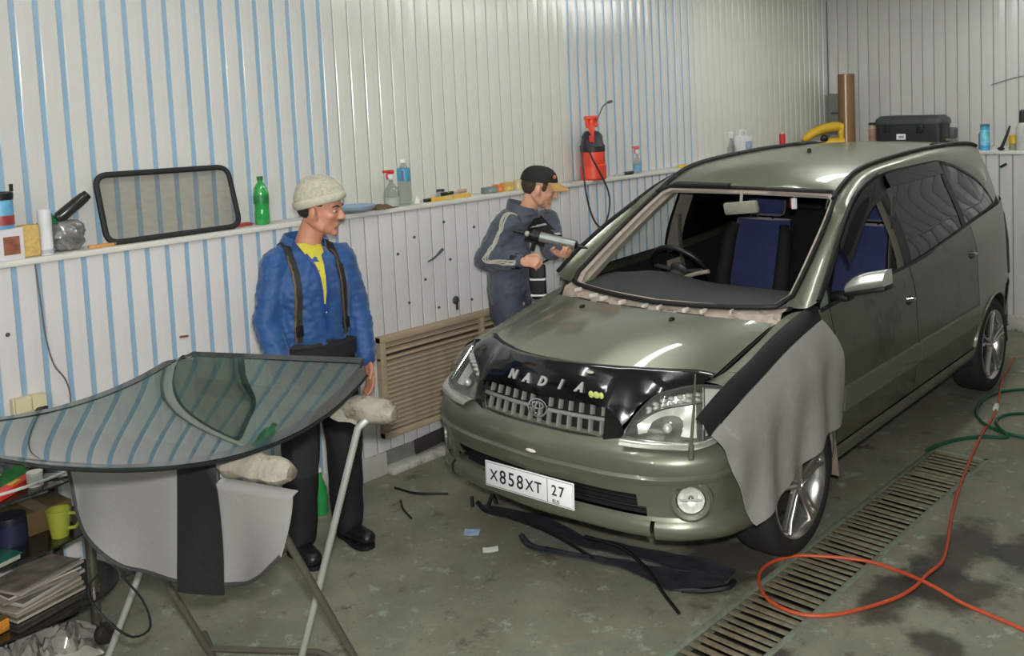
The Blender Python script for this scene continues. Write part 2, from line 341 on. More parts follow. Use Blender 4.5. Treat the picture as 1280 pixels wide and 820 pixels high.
lay_left(XL - 0.008, 2.78, YBL, 0.13, SH - 0.028, 0.0896, 0.006, M_LOW, M_GREY, 'lc2')
n = 53; lay(w_back, (XU + n * 0.107, YBU + 0.008, UZ0), (-1, 0, 0), UZ1 - UZ0, n, 0.107, 0.0065, M_PVC, M_GREY, 'bu', PI)
n = 52; lay(w_back, (XL + n * 0.107, YBL + 0.008, 0.13), (-1, 0, 0), SH - 0.158, n, 0.107, 0.0085, M_LOW, M_GREY, 'bl', PI)
mb = MB(); mb.box(((XL + XU) / 2 - 0.002 + 0.008, (-3.5 + YBL) / 2, SH - 0.013), (XL - XU + 0.016, YBL + 3.5, 0.026), bev=0.004); struct(obj('trim_1', mb, M_SHELF))
mb = MB(); mb.box(((XL + XR) / 2, (YBL + YBU) / 2 - 0.004, SH - 0.013), (XR - XL - .01, YBU - YBL + 0.016, 0.026), bev=0.004); struct(obj('trim_2', mb, M_SHELF))
# concrete kerb and broken skirting at the foot of the left wall
M_KERB = mat('kerb_paint', (186, 184, 176), 0.6, var=0.1, scale=10, dirt=((110, 104, 92), 7, 0.55))
mb = MB(); mb.box((XL - 0.01, (-3.4 - 0.52) / 2, 0.065), (0.05, 2.88, 0.13), bev=0.006); mb.box((XL + 0.015, (-0.52 + YBL) / 2, 0.02), (0.10, YBL + 0.52, 0.04), bev=0.008); struct(obj('baseboard_left', mb, M_KERB))
mb = MB(); mb.box(((XL + XR) / 2, YBL - 0.005, 0.065), (XR - XL - .02, 0.05, 0.13), bev=0.006); struct(obj('baseboard_back', mb, M_KERB))
# bulkhead lamps on the front wall, behind the photographer
M_BULK = mat('bulkhead_glow', (250, 248, 240), .4, var=0, emit=(1, .98, .94, 260.0))
for k, y in enumerate((1.1, 3.5)):
    t = thing('wall_lamp', ['round bulkhead lamp on the front wall, the one nearer the trolley', 'round bulkhead lamp on the front wall, the one nearer the right wall'][k], 'lamp', (y, YF, 2.52), PI / 2 + PI); mb = MB(); mb.lathe([(.001, .03), (.10, .03), (.115, .02), (.12, 0)], (0, 0, 0), 24, axis=(-1, 0, 0)); obj('base', mb, mat('bulkhead_base', (180, 180, 176), .4), t); mb = MB(); mb.lathe([(.09, .03), (.085, .06), (.05, .085), (.001, .09)], (0, 0, 0), 24, axis=(-1, 0, 0)); obj('globe', mb, M_BULK, t)
# fluorescent battens on the ceiling
M_TUBE = mat('tube_glow', (250, 250, 245), 0.4, var=0.0, emit=(0.95, 1.0, 0.98, TUBE_E)); M_BATTEN = mat('batten_white', (225, 224, 220), 0.4, var=0.03)
for i, (x, y, l) in enumerate(TUBES):
    t = thing('ceiling_lamp', ('fluorescent tube batten on the ceiling, ' + ['nearest over the loose windscreen', 'second of the row over the car front', 'third of the row over the car roof', 'over the sill side of the car', 'over the back of the garage'][i]), 'lamp', (x, y, CEIL_Z - 0.07))
    mb = MB(); mb.box((0, 0, 0.045), (0.10, l + 0.06, 0.05), bev=0.008); mb.box((0, l / 2 + 0.012, 0.0), (0.07, 0.02, 0.05)); mb.box((0, -l / 2 - 0.012, 0.0), (0.07, 0.02, 0.05)); obj('housing', mb, M_BATTEN, t)
    for s in (-0.025, 0.025):
        mb = MB(); mb.tube([(s, -l / 2, 0), (s, l / 2, 0)], 0.014, 10); obj('tube', mb, M_TUBE, t)
# ================================================================ CAR  (local: x forward, y to its left, z up; origin on the floor under the front axle)
CAR_RZ = math.radians(-88.027)
car = thing('car', 'grey-green metallic estate car with its windscreen taken out and a black nose mask', 'car', (0, 0, 0), CAR_RZ)
def carW(p):
    c, s = math.cos(CAR_RZ), math.sin(CAR_RZ); p = np.array(p, float); q = p.copy(); q[..., 0] = c * p[..., 0] - s * p[..., 1]; q[..., 1] = s * p[..., 0] + c * p[..., 1]; return q
M_PAINT = mat('car_paint', (124, 127, 111), 0.36, metal=0.55, var=0.03, scale=3, coat=0.6, dirt=((106, 107, 92), 6, 0.60))
M_PAINT2 = mat('car_paint_shaded', (90, 95, 78), 0.40, metal=0.5, var=0.05, scale=5, coat=0.5, dirt=((66, 65, 54), 4, 0.52))  # darker copy of the body paint: the doors' shade is in the colour
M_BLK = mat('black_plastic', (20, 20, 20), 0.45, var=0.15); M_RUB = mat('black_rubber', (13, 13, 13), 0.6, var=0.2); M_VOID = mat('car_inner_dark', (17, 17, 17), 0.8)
M_MASK = mat('mask_gloss_black', (14, 14, 15), 0.13, var=0.15, coat=0.5); M_CHROME = mat('chrome', (225, 225, 222), 0.10, metal=1.0, var=0.02); M_ALLOY = mat('alloy', (205, 203, 198), 0.24, metal=0.9, var=0.05, scale=20, dirt=((150, 140, 120), 22, 0.66))
M_TRIM = mat('beige_trim', (148, 140, 126), 0.7, var=0.05); M_DASH = mat('dash_grey', (52, 55, 54), 0.62, var=0.08, bump=0.05, scale=60); M_SEAT = mat('navy_cloth', (38, 46, 88), 0.9, var=0.12, scale=40, sheen=0.3); M_SEATB = mat('black_cloth', (18, 18, 20), 0.85, var=0.1)
M_LIGHTTRIM = mat('headliner_grey', (150, 147, 138), 0.85, var=0.04); M_TINT = glassy('tinted_pane', (16, 17, 17), trans=0.5, rough=0.02, ior=1.6); M_CLEAR = glassy('clear_pane', (235, 240, 236), trans=0.98); M_VISOR = glassy('smoked_visor', (92, 92, 88), trans=0.8, ior=1.5)
M_LENS = glassy('lamp_lens', (246, 248, 246), trans=0.97, ior=1.45); M_REFL = mat('lamp_reflector', (236, 236, 232), 0.38, metal=.55, var=0.06, scale=30)
def off_pf(x): return pchip([-3.52, -3.4, -3.25, -3.1, -2.9, -2.6, -0.4, 0.0, 0.36, 0.5, 0.6, 0.7], [.70, .83, .91, .955, .985, 1, 1, .992, .985, .97, .93, .86], x)[0]
HB = ([.62, .43, .36, .10, -.10, -.20, -.30, -1.06, -1.44, -2.4, -2.94, -3.2, -3.42], [[.60, .86], [.655, .880], [.67, .889], [.675, .95], [.665, .998], [.705, 1.035], [.797, 1.042], [.799, 1.068], [.798, 1.08], [.79, 1.166], [.785, 1.215], [.745, 1.235], [.655, 1.24]])
GB = ([.62, .5, .36, .10, -.10, -.25, -.37, -1.0, -2.4, -3.0, -3.42], [[.69, .855], [.725, .868], [.738, .888], [.748, .945], [.758, .985], [.775, .99], [.815, .965], [.828, .96], [.83, 1.03], [.81, 1.07], [.70, 1.07]])
def section(x, n=64):
    p = off_pf(x); h = pchip(HB[0], HB[1], x)[0]; g = pchip(GB[0], GB[1], x)[0]
    fz = min(.80, g[1] - .07)
    rows = [(.745 * p, .25), (.80 * p, .31), (.818 * p, .40), (.838 * p, .55), (.848 * p, .66), (.843 * p, fz), tuple(g), tuple(h)]
    return curve(rows, n)
def side_patch(x0, x1, nx, zlow, nz=14, sgn=1, off=0.0, ztop=None):
    rows = []
    for x in np.linspace(x0, x1, nx):
        S = section(x); zl = zlow(x); zt = ztop(x) if ztop else 9
        i0 = int(np.argmax(S[:, 1] >= zl)); seg = S[i0:]
        if i0 > 0:
            a, b = S[i0 - 1], S[i0]; t = (zl - a[1]) / (b[1] - a[1] + 1e-9); seg = np.vstack([a + (b - a) * t, seg])
        if zt < 9:
            k = int(np.argmax(seg[:, 1] > zt)) or len(seg); seg2 = seg[:k]
            if k < len(seg): a, b = seg[k - 1], seg[k]; t = (zt - a[1]) / (b[1] - a[1] + 1e-9); seg2 = np.vstack([seg2, a + (b - a) * t])
            seg = seg2
        q = resample(seg, nz)
        if off:
            d = np.gradient(q, axis=0); nn = np.stack([d[:, 1], -d[:, 0]], 1); nn /= np.linalg.norm(nn, axis=1, keepdims=True) + 1e-9; q = q + nn * off
        rows.append([V(x, sgn * a, b) for a, b in q])
    return rows
AR = 0.348
def arch(cx, base): return lambda x: max(base, .315 + math.sqrt(max(0, AR * AR - (x - cx) ** 2))) if abs(x - cx) < AR else base
def fend_low(x): return .705 if x > AR - .005 else arch(0, .27)(x)
for s, side in ((1, 'left'), (-1, 'right')):
    mb = MB(); xs = list(np.linspace(.47, .35, 8)) ; mb.grid(side_patch(.47, .349, 8, lambda x: .70, 12, s)); mb.grid(side_patch(.347, -.347, 36, arch(0, .27), 14, s)); mb.grid(side_patch(-.349, -.362, 2, lambda x: .27, 14, s)); obj('front_fender', mb, M_PAINT, car)
    fd = MB(); fd.grid(side_patch(-.369, -1.345, 26, lambda x: .375, 18, s)); fdo = obj('front_door', fd, M_PAINT2, car)
    rd = MB(); rd.grid(side_patch(-1.353, -2.385, 40, arch(-2.735, .375), 18, s)); rdo = obj('rear_door', rd, M_PAINT2, car)
    mb = MB(); mb.grid(side_patch(-2.392, -3.075, 40, arch(-2.735, .30), 18, s)); mb.grid(side_patch(-3.085, -3.42, 12, lambda x: .66, 14, s)); obj('rear_quarter', mb, M_PAINT, car)
    mb = MB(); mb.grid(side_patch(-3.088, -3.50, 14, lambda x: .27, 10, s, 0.012, ztop=lambda x: .655)); obj('rear_bumper_corner', mb, M_PAINT, car)
    mb = MB(); mb.grid(side_patch(-.36, -2.40, 30, lambda x: .25, 8, s, 0.006, ztop=lambda x: .372)); obj('sill', mb, M_PAINT, car)
    for (x0, x1, par) in ((-.385, -1.335, fdo), (-1.365, -2.36, rdo)):
        mb = MB(); mb.solid(np.array(side_patch(x0, x1, 16, lambda x: .545, 5, s, 0.001, ztop=lambda x: .655)), 0.021 * s); obj('side_moulding', mb, M_PAINT, par)
    for cx in (0, -2.735):
        mb = MB(); pts = []
        for a in np.linspace(math.radians(10), math.radians(172), 30):
            x = cx + (AR + .004) * math.cos(a); z = .315 + (AR + .004) * math.sin(a); S = section(x); y = np.interp(z, S[:40, 1], S[:40, 0]) if z < S[39, 1] else S[39, 0]; 
            i = int(np.argmin(abs(S[:, 1] - z))); pts.append(V(x, s * (S[i, 0] + .004), z))
        pts = curve(pts[::3], 28); mb.tube(pts, .009, 6); obj('wheel_arch_lip', mb, M_PAINT, car)
        mb = MB(); rows = []
        for a in np.linspace(math.radians(-12), math.radians(192), 26):
            rows.append([V(cx + .352 * math.cos(a), s * y, max(.14, .315 + .352 * math.sin(a))) for y in (.60, .70, .80 if cx < -1 else .805)])
        mb.grid(rows); obj('wheel_well', mb, M_VOID, car)
    # handles
    for (hx, hz, par) in ((-1.26, .898, fdo), (-2.29, .985, rdo)):
        S = section(hx); i = int(np.argmin(abs(S[:, 1] - hz))); y = s * S[i, 0]; mb = MB(); mb.ball((hx, y - s * .004, hz), (.062, .010, .028), 14, 8); obj('handle_recess', mb, M_BLK, par)
        mb = MB(); mb.tube(curve([(hx + .05, y + s * .002, hz + .012), (hx, y + s * .022, hz + .010), (hx - .05, y + s * .004, hz + .006)], 8), .010, 8); obj('handle', mb, M_CHROME, par)
# ---- greenhouse
GYT = ([1.0, 1.08, 1.15, 1.25, 1.35, 1.45, 1.52, 1.60], [.80, .798, .784, .752, .709, .665, .643, .628])
def gy(x, z): return float(np.interp(z, GYT[0], GYT[1])) - .03 * max(0, (-2.75 - x) / .4) ** 2
ZT = ([-.24, -.35, -.51, -.70, -.91, -1.09, -1.30, -1.55, -2.18, -2.47, -2.72, -2.90, -3.0, -3.05], [1.072, 1.15, 1.25, 1.352, 1.452, 1.52, 1.562, 1.580, 1.583, 1.545, 1.472, 1.39, 1.30, 1.222])
def zt(x): return pchip(ZT[0], ZT[1], x)[0]
def zb(x): return pchip(HB[0], HB[1], x)[0][1]
def green_patch(x0, x1, nx, lo, hi, nz, s, off=0.0):
    rows = []
    for x in np.linspace(x0, x1, nx):
        a, b = lo(x), max(hi(x), lo(x) + .001); rows.append([V(x, s * (gy(x, z) + off), z) for z in np.linspace(a, b, nz)])
    return rows
SE = [(-.215, .665, 1.058), (-.36, .655, 1.142), (-.56, .634, 1.26), (-.78, .602, 1.388), (-.974, .562, 1.50), (-1.24, .558, 1.592), (-1.54, .56, 1.622), (-2.24, .56, 1.645), (-2.60, .565, 1.645), (-2.95, .57, 1.635), (-3.20, .575, 1.60), (-3.33, .60, 1.45), (-3.42, .64, 1.245)]
TX = [-.255, -.38, -.58, -.80, -1.03, -1.30, -1.55, -2.18, -2.47, -2.72, -2.90, -3.0, -3.05]
for s, side in ((1, 'left'), (-1, 'right')):
    # pillar and roof rail in one pressing
    A = curve(SE, 60); T = curve([(x, gy(x, zt(x)), zt(x)) for x in TX], 60); rows = []
    tA = np.linspace(0, 1, len(SE)); 
    A = pchip(tA, np.array(SE), np.linspace(0, 1, 60)); Tn = np.array([(x, gy(x, zt(x)), zt(x)) for x in TX]); T = pchip(tA, Tn, np.linspace(0, 1, 60))
    for a, t in zip(A, T):
        m = (a + t) / 2; d = t - a; n = np.cross(V(1, 0, -.55 if a[0] > -1 else 0), d); n = V(0, n[1], n[2]); n /= np.linalg.norm(n) + 1e-9
        if n[1] < 0: n = -n
        h = min(.022, .15 * np.linalg.norm(d)); rows.append([V(p[0], s * p[1], p[2]) for p in curve([a, a * .72 + t * .28 + n * h * .8, a * .35 + t * .65 + n * h, t], 9)])
    mb = MB(); mb.grid(rows); obj('roof_rail_pillar', mb, M_PAINT, car)
    mb = MB(); mb.tube([V(t[0], s * (t[1] + .004), t[2] + .004) for t in T[:26]], .0125, 8); obj('door_seal', mb, M_RUB, car)
    # black window frames
    lo = lambda x: zb(x) - .012; E = .004
    mb = MB()
    mb.grid(green_patch(-1.285, -1.40, 4, lo, zt, 10, s, .001)); mb.grid(green_patch(-2.28, -2.36, 3, lo, zt, 10, s, .002))
    mb.grid(green_patch(-.60, -3.0, 50, lambda x: zt(x) - .020, zt, 3, s, .002)); mb.grid(green_patch(-.27, -3.03, 50, lo, lambda x: zb(x) + .010, 3, s, .003))
    mb.grid([[V(x, s * (gy(x, z - d) + .0025), z - d) for d in (0, .03)] for x, z in zip(np.linspace(-.265, -1.0, 16), [zt(v) for v in np.linspace(-.265, -1.0, 16)])])
    obj('window_frame', mb, M_BLK, car)
    mb = MB(); mb.grid(green_patch(-.275, -.36, 4, lo, lambda x: zt(x) - .01, 5, s, .0)); obj('quarter_pane', mb, mat('pane_greenish', (104, 116, 104), 0.12, var=.1), car)
    mb = MB(); mb.grid([[V(-.368, s * (gy(-.368, z) + .003 + d), z) for z in np.linspace(1.04, 1.16, 5)] for d in (0, .004)]); mb.tube([(-.368, s * gy(-.368, 1.04), 1.04), (-.368, s * gy(-.368, 1.16), 1.16)], .009, 6); obj('window_post', mb, M_BLK, car)
    mb = MB(); mb.grid(green_patch(-1.40, -2.28, 24, lambda x: zb(x) + .008, lambda x: zt(x) - .018, 12, s, -.002)); obj('rear_door_pane', mb, M_TINT, car)
    mb = MB(); mb.grid(green_patch(-2.36, -3.0, 20, lambda x: zb(x) + .008, lambda x: zt(x) - .018, 10, s, -.002)); obj('quarter_window_pane', mb, M_TINT, car)
    if s < 0:
        mb = MB(); mb.grid(green_patch(-.38, -1.29, 16, lambda x: zb(x) - .01, lambda x: zt(x) - .018, 10, s, -.006)); obj('front_door_pane', mb, M_CLEAR, car)
    for (x0, x1) in ((-.60, -1.29), (-1.41, -2.25)):
        P = np.array(green_patch(x0, x1, 18, lambda x: zt(x) - .085 - .02 * (x > -1.3), lambda x: zt(x) - .008, 5, s, .012)); 
        for i in range(P.shape[0]): P[i, :3, 1] += s * np.array([.014, .012, .006])
        mb = MB(); mb.solid(P, .003); obj('rain_visor', mb, M_VISOR, car)
    # inner pillar cover and B pillar trim
    A2 = A[:22].copy(); mb = MB(); mb.grid([[V(a[0] - .012, s * (a[1] - .004), a[2] - .006), V(a[0] - .06, s * (a[1] - .045), a[2] - .022), V(a[0] - .15, s * (a[1] - .035), a[2] - .02), V(a[0] - .20, s * (a[1] + .015), a[2] - .01)] for a in A2]); obj('pillar_trim', mb, M_TRIM, car)
    mb = MB(); mb.grid([[V(x, s * (gy(x, z) - .03), z) for x in (-1.27, -1.30, -1.38, -1.43)] for z in np.linspace(.55, 1.57, 10)]); obj('centre_pillar_trim', mb, M_TRIM, car)
    # mirror (the one on the far side is folded out of sight)
    if s < 0: continue
    mm = MB(); mm.grid([[V(-.50 + .0 * t + fx, s * (.80 + .23 * t), 1.075 + .055 * t + .075 * math.sin(min(1, t * 1.6 + .25) * PI / 2) * fz) for (fx, fz) in ((-.055, .0), (-.02, .0), (.045, .12), (.06, .5), (.04, .9), (0, 1.12), (-.05, 1.05), (-.055, .5))] for t in (0.18, .3, .5, .7, .86, .96, 1.0)], closev=True)
    mm.f.append(tuple(range(8))[::-1]); mm.m.append(0); k = 6 * 8; mm.f.append(tuple(range(k, k + 8))); mm.m.append(0)
    mi = obj('side_mirror', mm, mat('mirror_cap_silver', (205, 204, 196), 0.2, metal=.55, var=.03, coat=.6), car, smooth=60)
    mb = MB(); mb.box((-.50, s * .935, 1.106), (.11, .21, .022), rot=rotx(s * .235), bev=.008); mb.box((-.50, s * .80, 1.065), (.09, .10, .035), bev=.01); obj('mirror_base', mb, M_BLK, mi)
# ---- roof
A = pchip(np.linspace(0, 1, len(SE)), np.array(SE), np.linspace(4 / 12, 10 / 12, 34)); rows = []
for a in A:
    rows.append([V(a[0] - (.04 if a[0] > -1.0 else 0) * (1 - (t / 1.0) ** 2), t * a[1], a[2] + .024 * (1 - t * t) * (min(1, max(0, (-.96 - a[0]) / .35)))) for t in np.linspace(-1, 1, 21)])
rf = MB(); rf.grid(rows); roof = obj('roof', rf, M_PAINT, car)
mb = MB(); rows2 = [[p - V(.0, 0, .03) for p in r] for r in rows]; mb.grid(rows2); obj('headliner', mb, M_LIGHTTRIM, car)
for s in (1, -1):
    q = [(p[0], s * p[1], p[2] + .010) for p in pchip(np.linspace(0, 1, len(SE)), np.array(SE), np.linspace(3.7 / 12, 10 / 12, 40))]; mb = MB(); mb.tube(q, .013, 8); obj('roof_drip_strip', mb, M_RUB, car)
    for xx in (-2.62,):
        z = 1.672 - .0; mb = MB(); mb.box((xx, s * .50, 1.658), (.10, .05, .018), bev=.006); obj('roof_rack_cap', mb, M_BLK, car)
mb = MB(); mb.tube([(-1.775, 0, 1.652), (-1.775, 0, 1.685)], [.016, .010], 10); obj('aerial_stub', mb, M_BLK, car)
# tail
rows = []
R3 = pchip(np.linspace(0, 1, len(SE)), np.array(SE), np.linspace(10 / 12, 1, 12))
for a in R3: rows.append([V(a[0] - .06 * (1 - t * t), t * a[1], a[2]) for t in np.linspace(-1, 1, 11)])
for z, x, y in ((1.10, -3.44, .70), (.90, -3.47, .72), (.66, -3.49, .72)): rows.append([V(x - .05 * (1 - t * t), t * y, z) for t in np.linspace(-1, 1, 11)])
mb = MB(); mb.grid(rows); obj('tailgate', mb, M_PAINT, car)
mb = MB(); mb.grid([[V(-3.5 - .06 * (1 - t * t), t * .70, z) for t in np.linspace(-1, 1, 9)] for z in (.68, .60, .45, .28)]); obj('rear_bumper', mb, M_PAINT, car)
# ---- dark inner shell (floor pan, door inners, bulkhead)
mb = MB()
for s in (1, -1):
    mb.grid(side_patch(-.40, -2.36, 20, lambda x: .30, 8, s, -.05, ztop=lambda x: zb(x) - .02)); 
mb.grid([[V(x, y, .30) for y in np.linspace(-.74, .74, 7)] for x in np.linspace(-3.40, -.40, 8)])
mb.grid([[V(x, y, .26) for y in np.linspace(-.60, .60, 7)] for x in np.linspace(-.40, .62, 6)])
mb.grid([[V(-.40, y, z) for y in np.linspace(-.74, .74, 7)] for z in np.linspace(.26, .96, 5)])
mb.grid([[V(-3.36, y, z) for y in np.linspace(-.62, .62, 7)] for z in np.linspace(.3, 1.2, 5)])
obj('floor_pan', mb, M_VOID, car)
# ---- bonnet
def tab(xs, ys): return lambda y: pchip(xs, ys, abs(y))[0]
HX = tab([0, .3, .5, .665], [.085, .06, -.02, -.10]); HZ = tab([0, .3, .5, .665], [1.036, 1.032, 1.018, .998])
EX = tab([0, .1, .2, .3, .4, .5, .6, .655], [.735, .728, .708, .658, .608, .548, .473, .432]); EZ = tab([0, .1, .2, .3, .4, .5, .6, .655], [.928, .928, .926, .919, .913, .907, .898, .882])
ys = np.linspace(-.655, .655, 41)
def bonnet_pt(y, t):
    a = V(HX(y), y, HZ(y)); e = V(EX(y), y, EZ(y)); p = a + (e - a) * t; p[2] += .022 * math.sin(PI * min(t, 1.0)) * (1 - (abs(y) / .70) ** 3) - .012 * max(0, t - .85) / .15 * 0; return p
bo = MB(); bo.grid([[bonnet_pt(y, t) for t in np.linspace(0, 1.0, 18)] for y in ys]); bonnet = obj('bonnet', bo, M_PAINT, car)
for s in (1, -1):
    p = bonnet_pt(s * .27, .16); mb = MB(); mb.ball(p + V(0, 0, .004), (.020, .012, .010), 12, 6); obj('washer_nozzle', mb, M_BLK, bonnet)
    mb = MB(); mb.tube([bonnet_pt(s * .655, t) + V(0, s * .006, -.008) for t in np.linspace(0, .97, 20)], .005, 6); obj('bonnet_gap', mb, M_VOID, car)
# cowl
BX = tab([0, .2, .4, .5, .6, .665], [-.062, -.096, -.127, -.145, -.175, -.215]); BZ = tab([0, .2, .4, .5, .6, .665], [1.033, 1.032, 1.038, 1.044, 1.05, 1.058])
mb = MB(); yc = np.linspace(-.665, .665, 40); mb.grid([[V(HX(y) + .01, y, HZ(y) - .012), V(HX(y) - .02, y, HZ(y) - .03), V(BX(y) * .5 + HX(y) * .5, y, BZ(y) - .022), V(BX(y), y, BZ(y) - .012)] for y in yc]); cowl = obj('cowl', mb, mat('cowl_bare', (176, 160, 146), .5, var=.25, scale=22, dirt=((60, 50, 42), 18, .56)), car)
random.seed(3)
for y in np.linspace(-.5, .46, 9):
    mb = MB(); y = y + random.uniform(-.03, .03); w = random.uniform(.008, .02); mb.box((HX(y) * .45 + BX(y) * .55, y, BZ(y) - .004), (.05, w, .018), rot=rotz(random.uniform(-.3, .3)), bev=.004); obj('cowl_clip', mb, mat('clip_white', (214, 208, 200), .4), cowl)
for y0, y1 in ((-.58, -.36), (-.30, -.22), (-.13, .02), (.2, .34)):
    mb = MB(); mb.solid(np.array([[V(HX(y) - .018, y, HZ(y) - .017), V(HX(y) - .055, y, HZ(y) - .014)] for y in np.linspace(y0, y1, 5)]), .004); obj('cowl_slot', mb, M_VOID, cowl)
# windscreen aperture: black bead of old sealant, pale flange inside
Wl = [V(BX(y), y, BZ(y)) for y in np.linspace(-.62, .62, 23)]
up = lambda s: [V(*p) * V(1, s, 1) for p in pchip(np.linspace(0, 1, 5), np.array(SE[:5]), np.linspace(.10, .96, 12))]
top = [V(-.99 - .03 * (1 - (y / .53) ** 2), y, 1.503) for y in np.linspace(.53, -.53, 13)]
loop = Wl + up(1) + top + up(-1)[::-1]
mb = MB(); mb.tube([p + V(0, 0, .004) for p in loop], .0125, 8, closed=True); obj('sealant_bead', mb, M_RUB, car)
mb = MB(); lp = np.array(loop); cen = lp.mean(0); inn = [p + (cen - p) / np.linalg.norm(cen - p) * .035 + V(-.012, 0, -.006) for p in lp]; mb.grid([lp + V(0, 0, -.004), inn], closev=True); obj('windscreen_flange', mb, mat('flange_primer', (176, 160, 150), .55, var=.12, scale=25), car)
# ---- nose mask: shield, cheeks beside the grille
N_Y = [0, .36, .362, .42, .45, .50, .56, .62, .655]; N_P = [[.795, .802], [.765, .802], [.765, .80], [.745, .72], [.695, .785], [.66, .835], [.63, .868], [.56, .878], [.50, .876]]
def NP(y): return pchip(N_Y, N_P, abs(y))[0]
mk = MB(); yy = np.r_[np.linspace(-.66, -.37, 14), np.linspace(-.36, .36, 25), np.linspace(.37, .66, 14)]; rows = []
for y in yy:
    ya = min(abs(y), .655); e = V(EX(ya), y, EZ(ya)); n = NP(ya); nn = V(n[0], y, n[1]); d = nn - e; L = np.linalg.norm(d)
    rows.append([e + V(-.055, 0, .004), e + V(-.02, 0, .018), e + V(.012, 0, .012), e + d * .4 + V(.018, 0, .012) * min(1, L / .1), e + d * .8 + V(.016, 0, .006) * min(1, L / .1), nn + V(.004, 0, 0)])
mk.grid(rows); mask = obj('nose_mask', mk, M_MASK, car, smooth=60)
for s in (1, -1):
    mb = MB(); mb.grid([[V(.772, s * .360, .804), V(.786, s * .352, .672)], [V(.765, s * .385, .792), V(.774, s * .38, .674)], [V(.752, s * .415, .752), V(.762, s * .412, .678)], [V(.748, s * .432, .715), V(.752, s * .432, .684)]]); obj('mask_cheek', mb, M_MASK, mask)
# letters on the shield
def lay_text(txt, yc, xz, size, pitch, m, par, name, shear=.25):
    n = len(txt)
    for i, ch in enumerate(txt):
        y = yc + (i - (n - 1) / 2) * pitch; e = V(EX(y), y, EZ(y)); q = NP(y); nn = V(q[0], y, q[1]); p = e + (nn - e) * xz + V(.022, 0, .012)
        tx = V(-.12 * y * 3, 1, 0); tx /= np.linalg.norm(tx); ty = e - nn; ty /= np.linalg.norm(ty); tz = np.cross(tx, ty)
        obj(name, text_mb(ch, size, .004, basis(tx, ty, tz), p, bold=.0022, shear=shear), m, par, smooth=30)
lay_text('NADIA', 0.032, .62, .056, .094, mat('letter_silver', (190, 190, 188), .4, metal=.4), mask, 'letter')
M_YG = mat('decal_yellowgreen', (196, 204, 120), .4)
for k, (yy_, ww) in enumerate(((.278, .014), (.302, .018), (.326, .012))):
    e = V(EX(yy_), yy_, EZ(yy_)); q = NP(yy_); nn = V(q[0], yy_, q[1]); mb = MB(); mb.ball(e + (nn - e) * .74 + V(.020, 0, .007), (.006, ww, .016), 10, 6); obj('decal', mb, M_YG, mask)
e = V(EX(.24), .24, EZ(.24)); mb = MB(); mb.ball(e + V(.03, 0, -.006), (.012, .022, .007), 10, 6); obj('shield_clip', mb, mat('clip_pale', (190, 195, 170), .4), mask)
# ---- grille
gr = MB()
def GP(y, t): return V(.802 - .035 * (abs(y) / .36) ** 2 - .03 * t - .005 * t * t, y, .672 + .128 * t)
gr.grid([[GP(y, t) - V(.045, 0, 0) for t in (0, .5, 1)] for y in np.linspace(-.37, .37, 13)]); grille = obj('grille', gr, M_VOID, car)
M_SLAT = mat('grille_slat', (168, 166, 160), .38, metal=.5, var=.05)
for rowk, (t0, t1) in enumerate(((.06, .48), (.62, .97))):
    for i in range(13):
        y = (-.325 + .65 * i / 12)
        if abs(y) < .05 and rowk == 1: continue
        a, b = GP(y, t0), GP(y * .985 , t1); mb = MB(); mb.tube([a - V(.012, 0, 0), b - V(.012, 0, 0)], .0105, 6, flat=(.8, 1.3)); obj('slat', mb, M_SLAT, grille)
mb = MB(); mb.tube([GP(y, .55) + V(.002, 0, 0) for y in np.linspace(-.355, -.055, 10)], .009, 8); mb.tube([GP(y, .55) + V(.002, 0, 0) for y in np.linspace(.055, .355, 10)], .009, 8); obj('cross_bar', mb, M_SLAT, grille)
lp = [GP(y, 0) for y in np.linspace(-.34, .34, 14)] + [GP(.355, .3), GP(.362, .7), GP(.352, 1.0)] + [GP(y, 1.0) for y in np.linspace(.33, -.33, 14)] + [GP(-.352, 1.0), GP(-.362, .7), GP(-.355, .3)]
mb = MB(); mb.tube([p + V(.003, 0, 0) for p in lp], .007, 6, closed=True); obj('grille_surround', mb, mat('surround_smoked', (92, 90, 86), .3, metal=.8), grille)
def ring(c, a, b, r, ax): return [c + ax[0] * a * math.cos(t) + ax[1] * b * math.sin(t) for t in np.linspace(0, 2 * PI, 22)[:-1]]
c = GP(0, .56) + V(.008, 0, 0); ex = V(0, 1, 0); ez = V(-.25, 0, .97)
em = MB()
for (dy, dz, a, b) in ((0, 0, .054, .036), (0, .010, .032, .014), (0, -.004, .014, .030)): em.tube(ring(c + ex * dy + ez * dz, a, b, 0, (ex, ez)), .0048, 6, closed=True)
obj('emblem', em, M_CHROME, grille)
# ---- bumper
FP = tab([0, .2, .3, .4, .5, .6, .7, .76, .81, .83, .834], [.864, .850, .842, .832, .815, .787, .733, .685, .605, .50, .352])
def plan(n):
    """half outline from the middle to the wheel arch, with outward normals"""
    P = [(0.0, .864), (.1, .860), (.2, .851), (.3, .842), (.4, .831), (.5, .814), (.6, .786), (.68, .745), (.735, .700), (.785, .640), (.815, .57), (.83, .48), (.834, .40), (.832, .352)]
    Q = curve([(x, y) for y, x in P], n); d = np.gradient(Q, axis=0); nn = np.stack([d[:, 1], -d[:, 0]], 1); nn /= np.linalg.norm(nn, axis=1, keepdims=True); return Q, nn
PQ, PN = plan(60)
OFZ = [.302, .310, .322, .340, .365, .378, .392, .43, .48, .525, .545, .552, .562, .60, .630, .652, .668, .678, .688]; OFF = [-.06, -.035, -.022, -.016, -.018, -.030, -.038, -.034, -.022, -.008, .002, .004, -.010, .002, -.006, -.024, -.046, -.062, -.082]
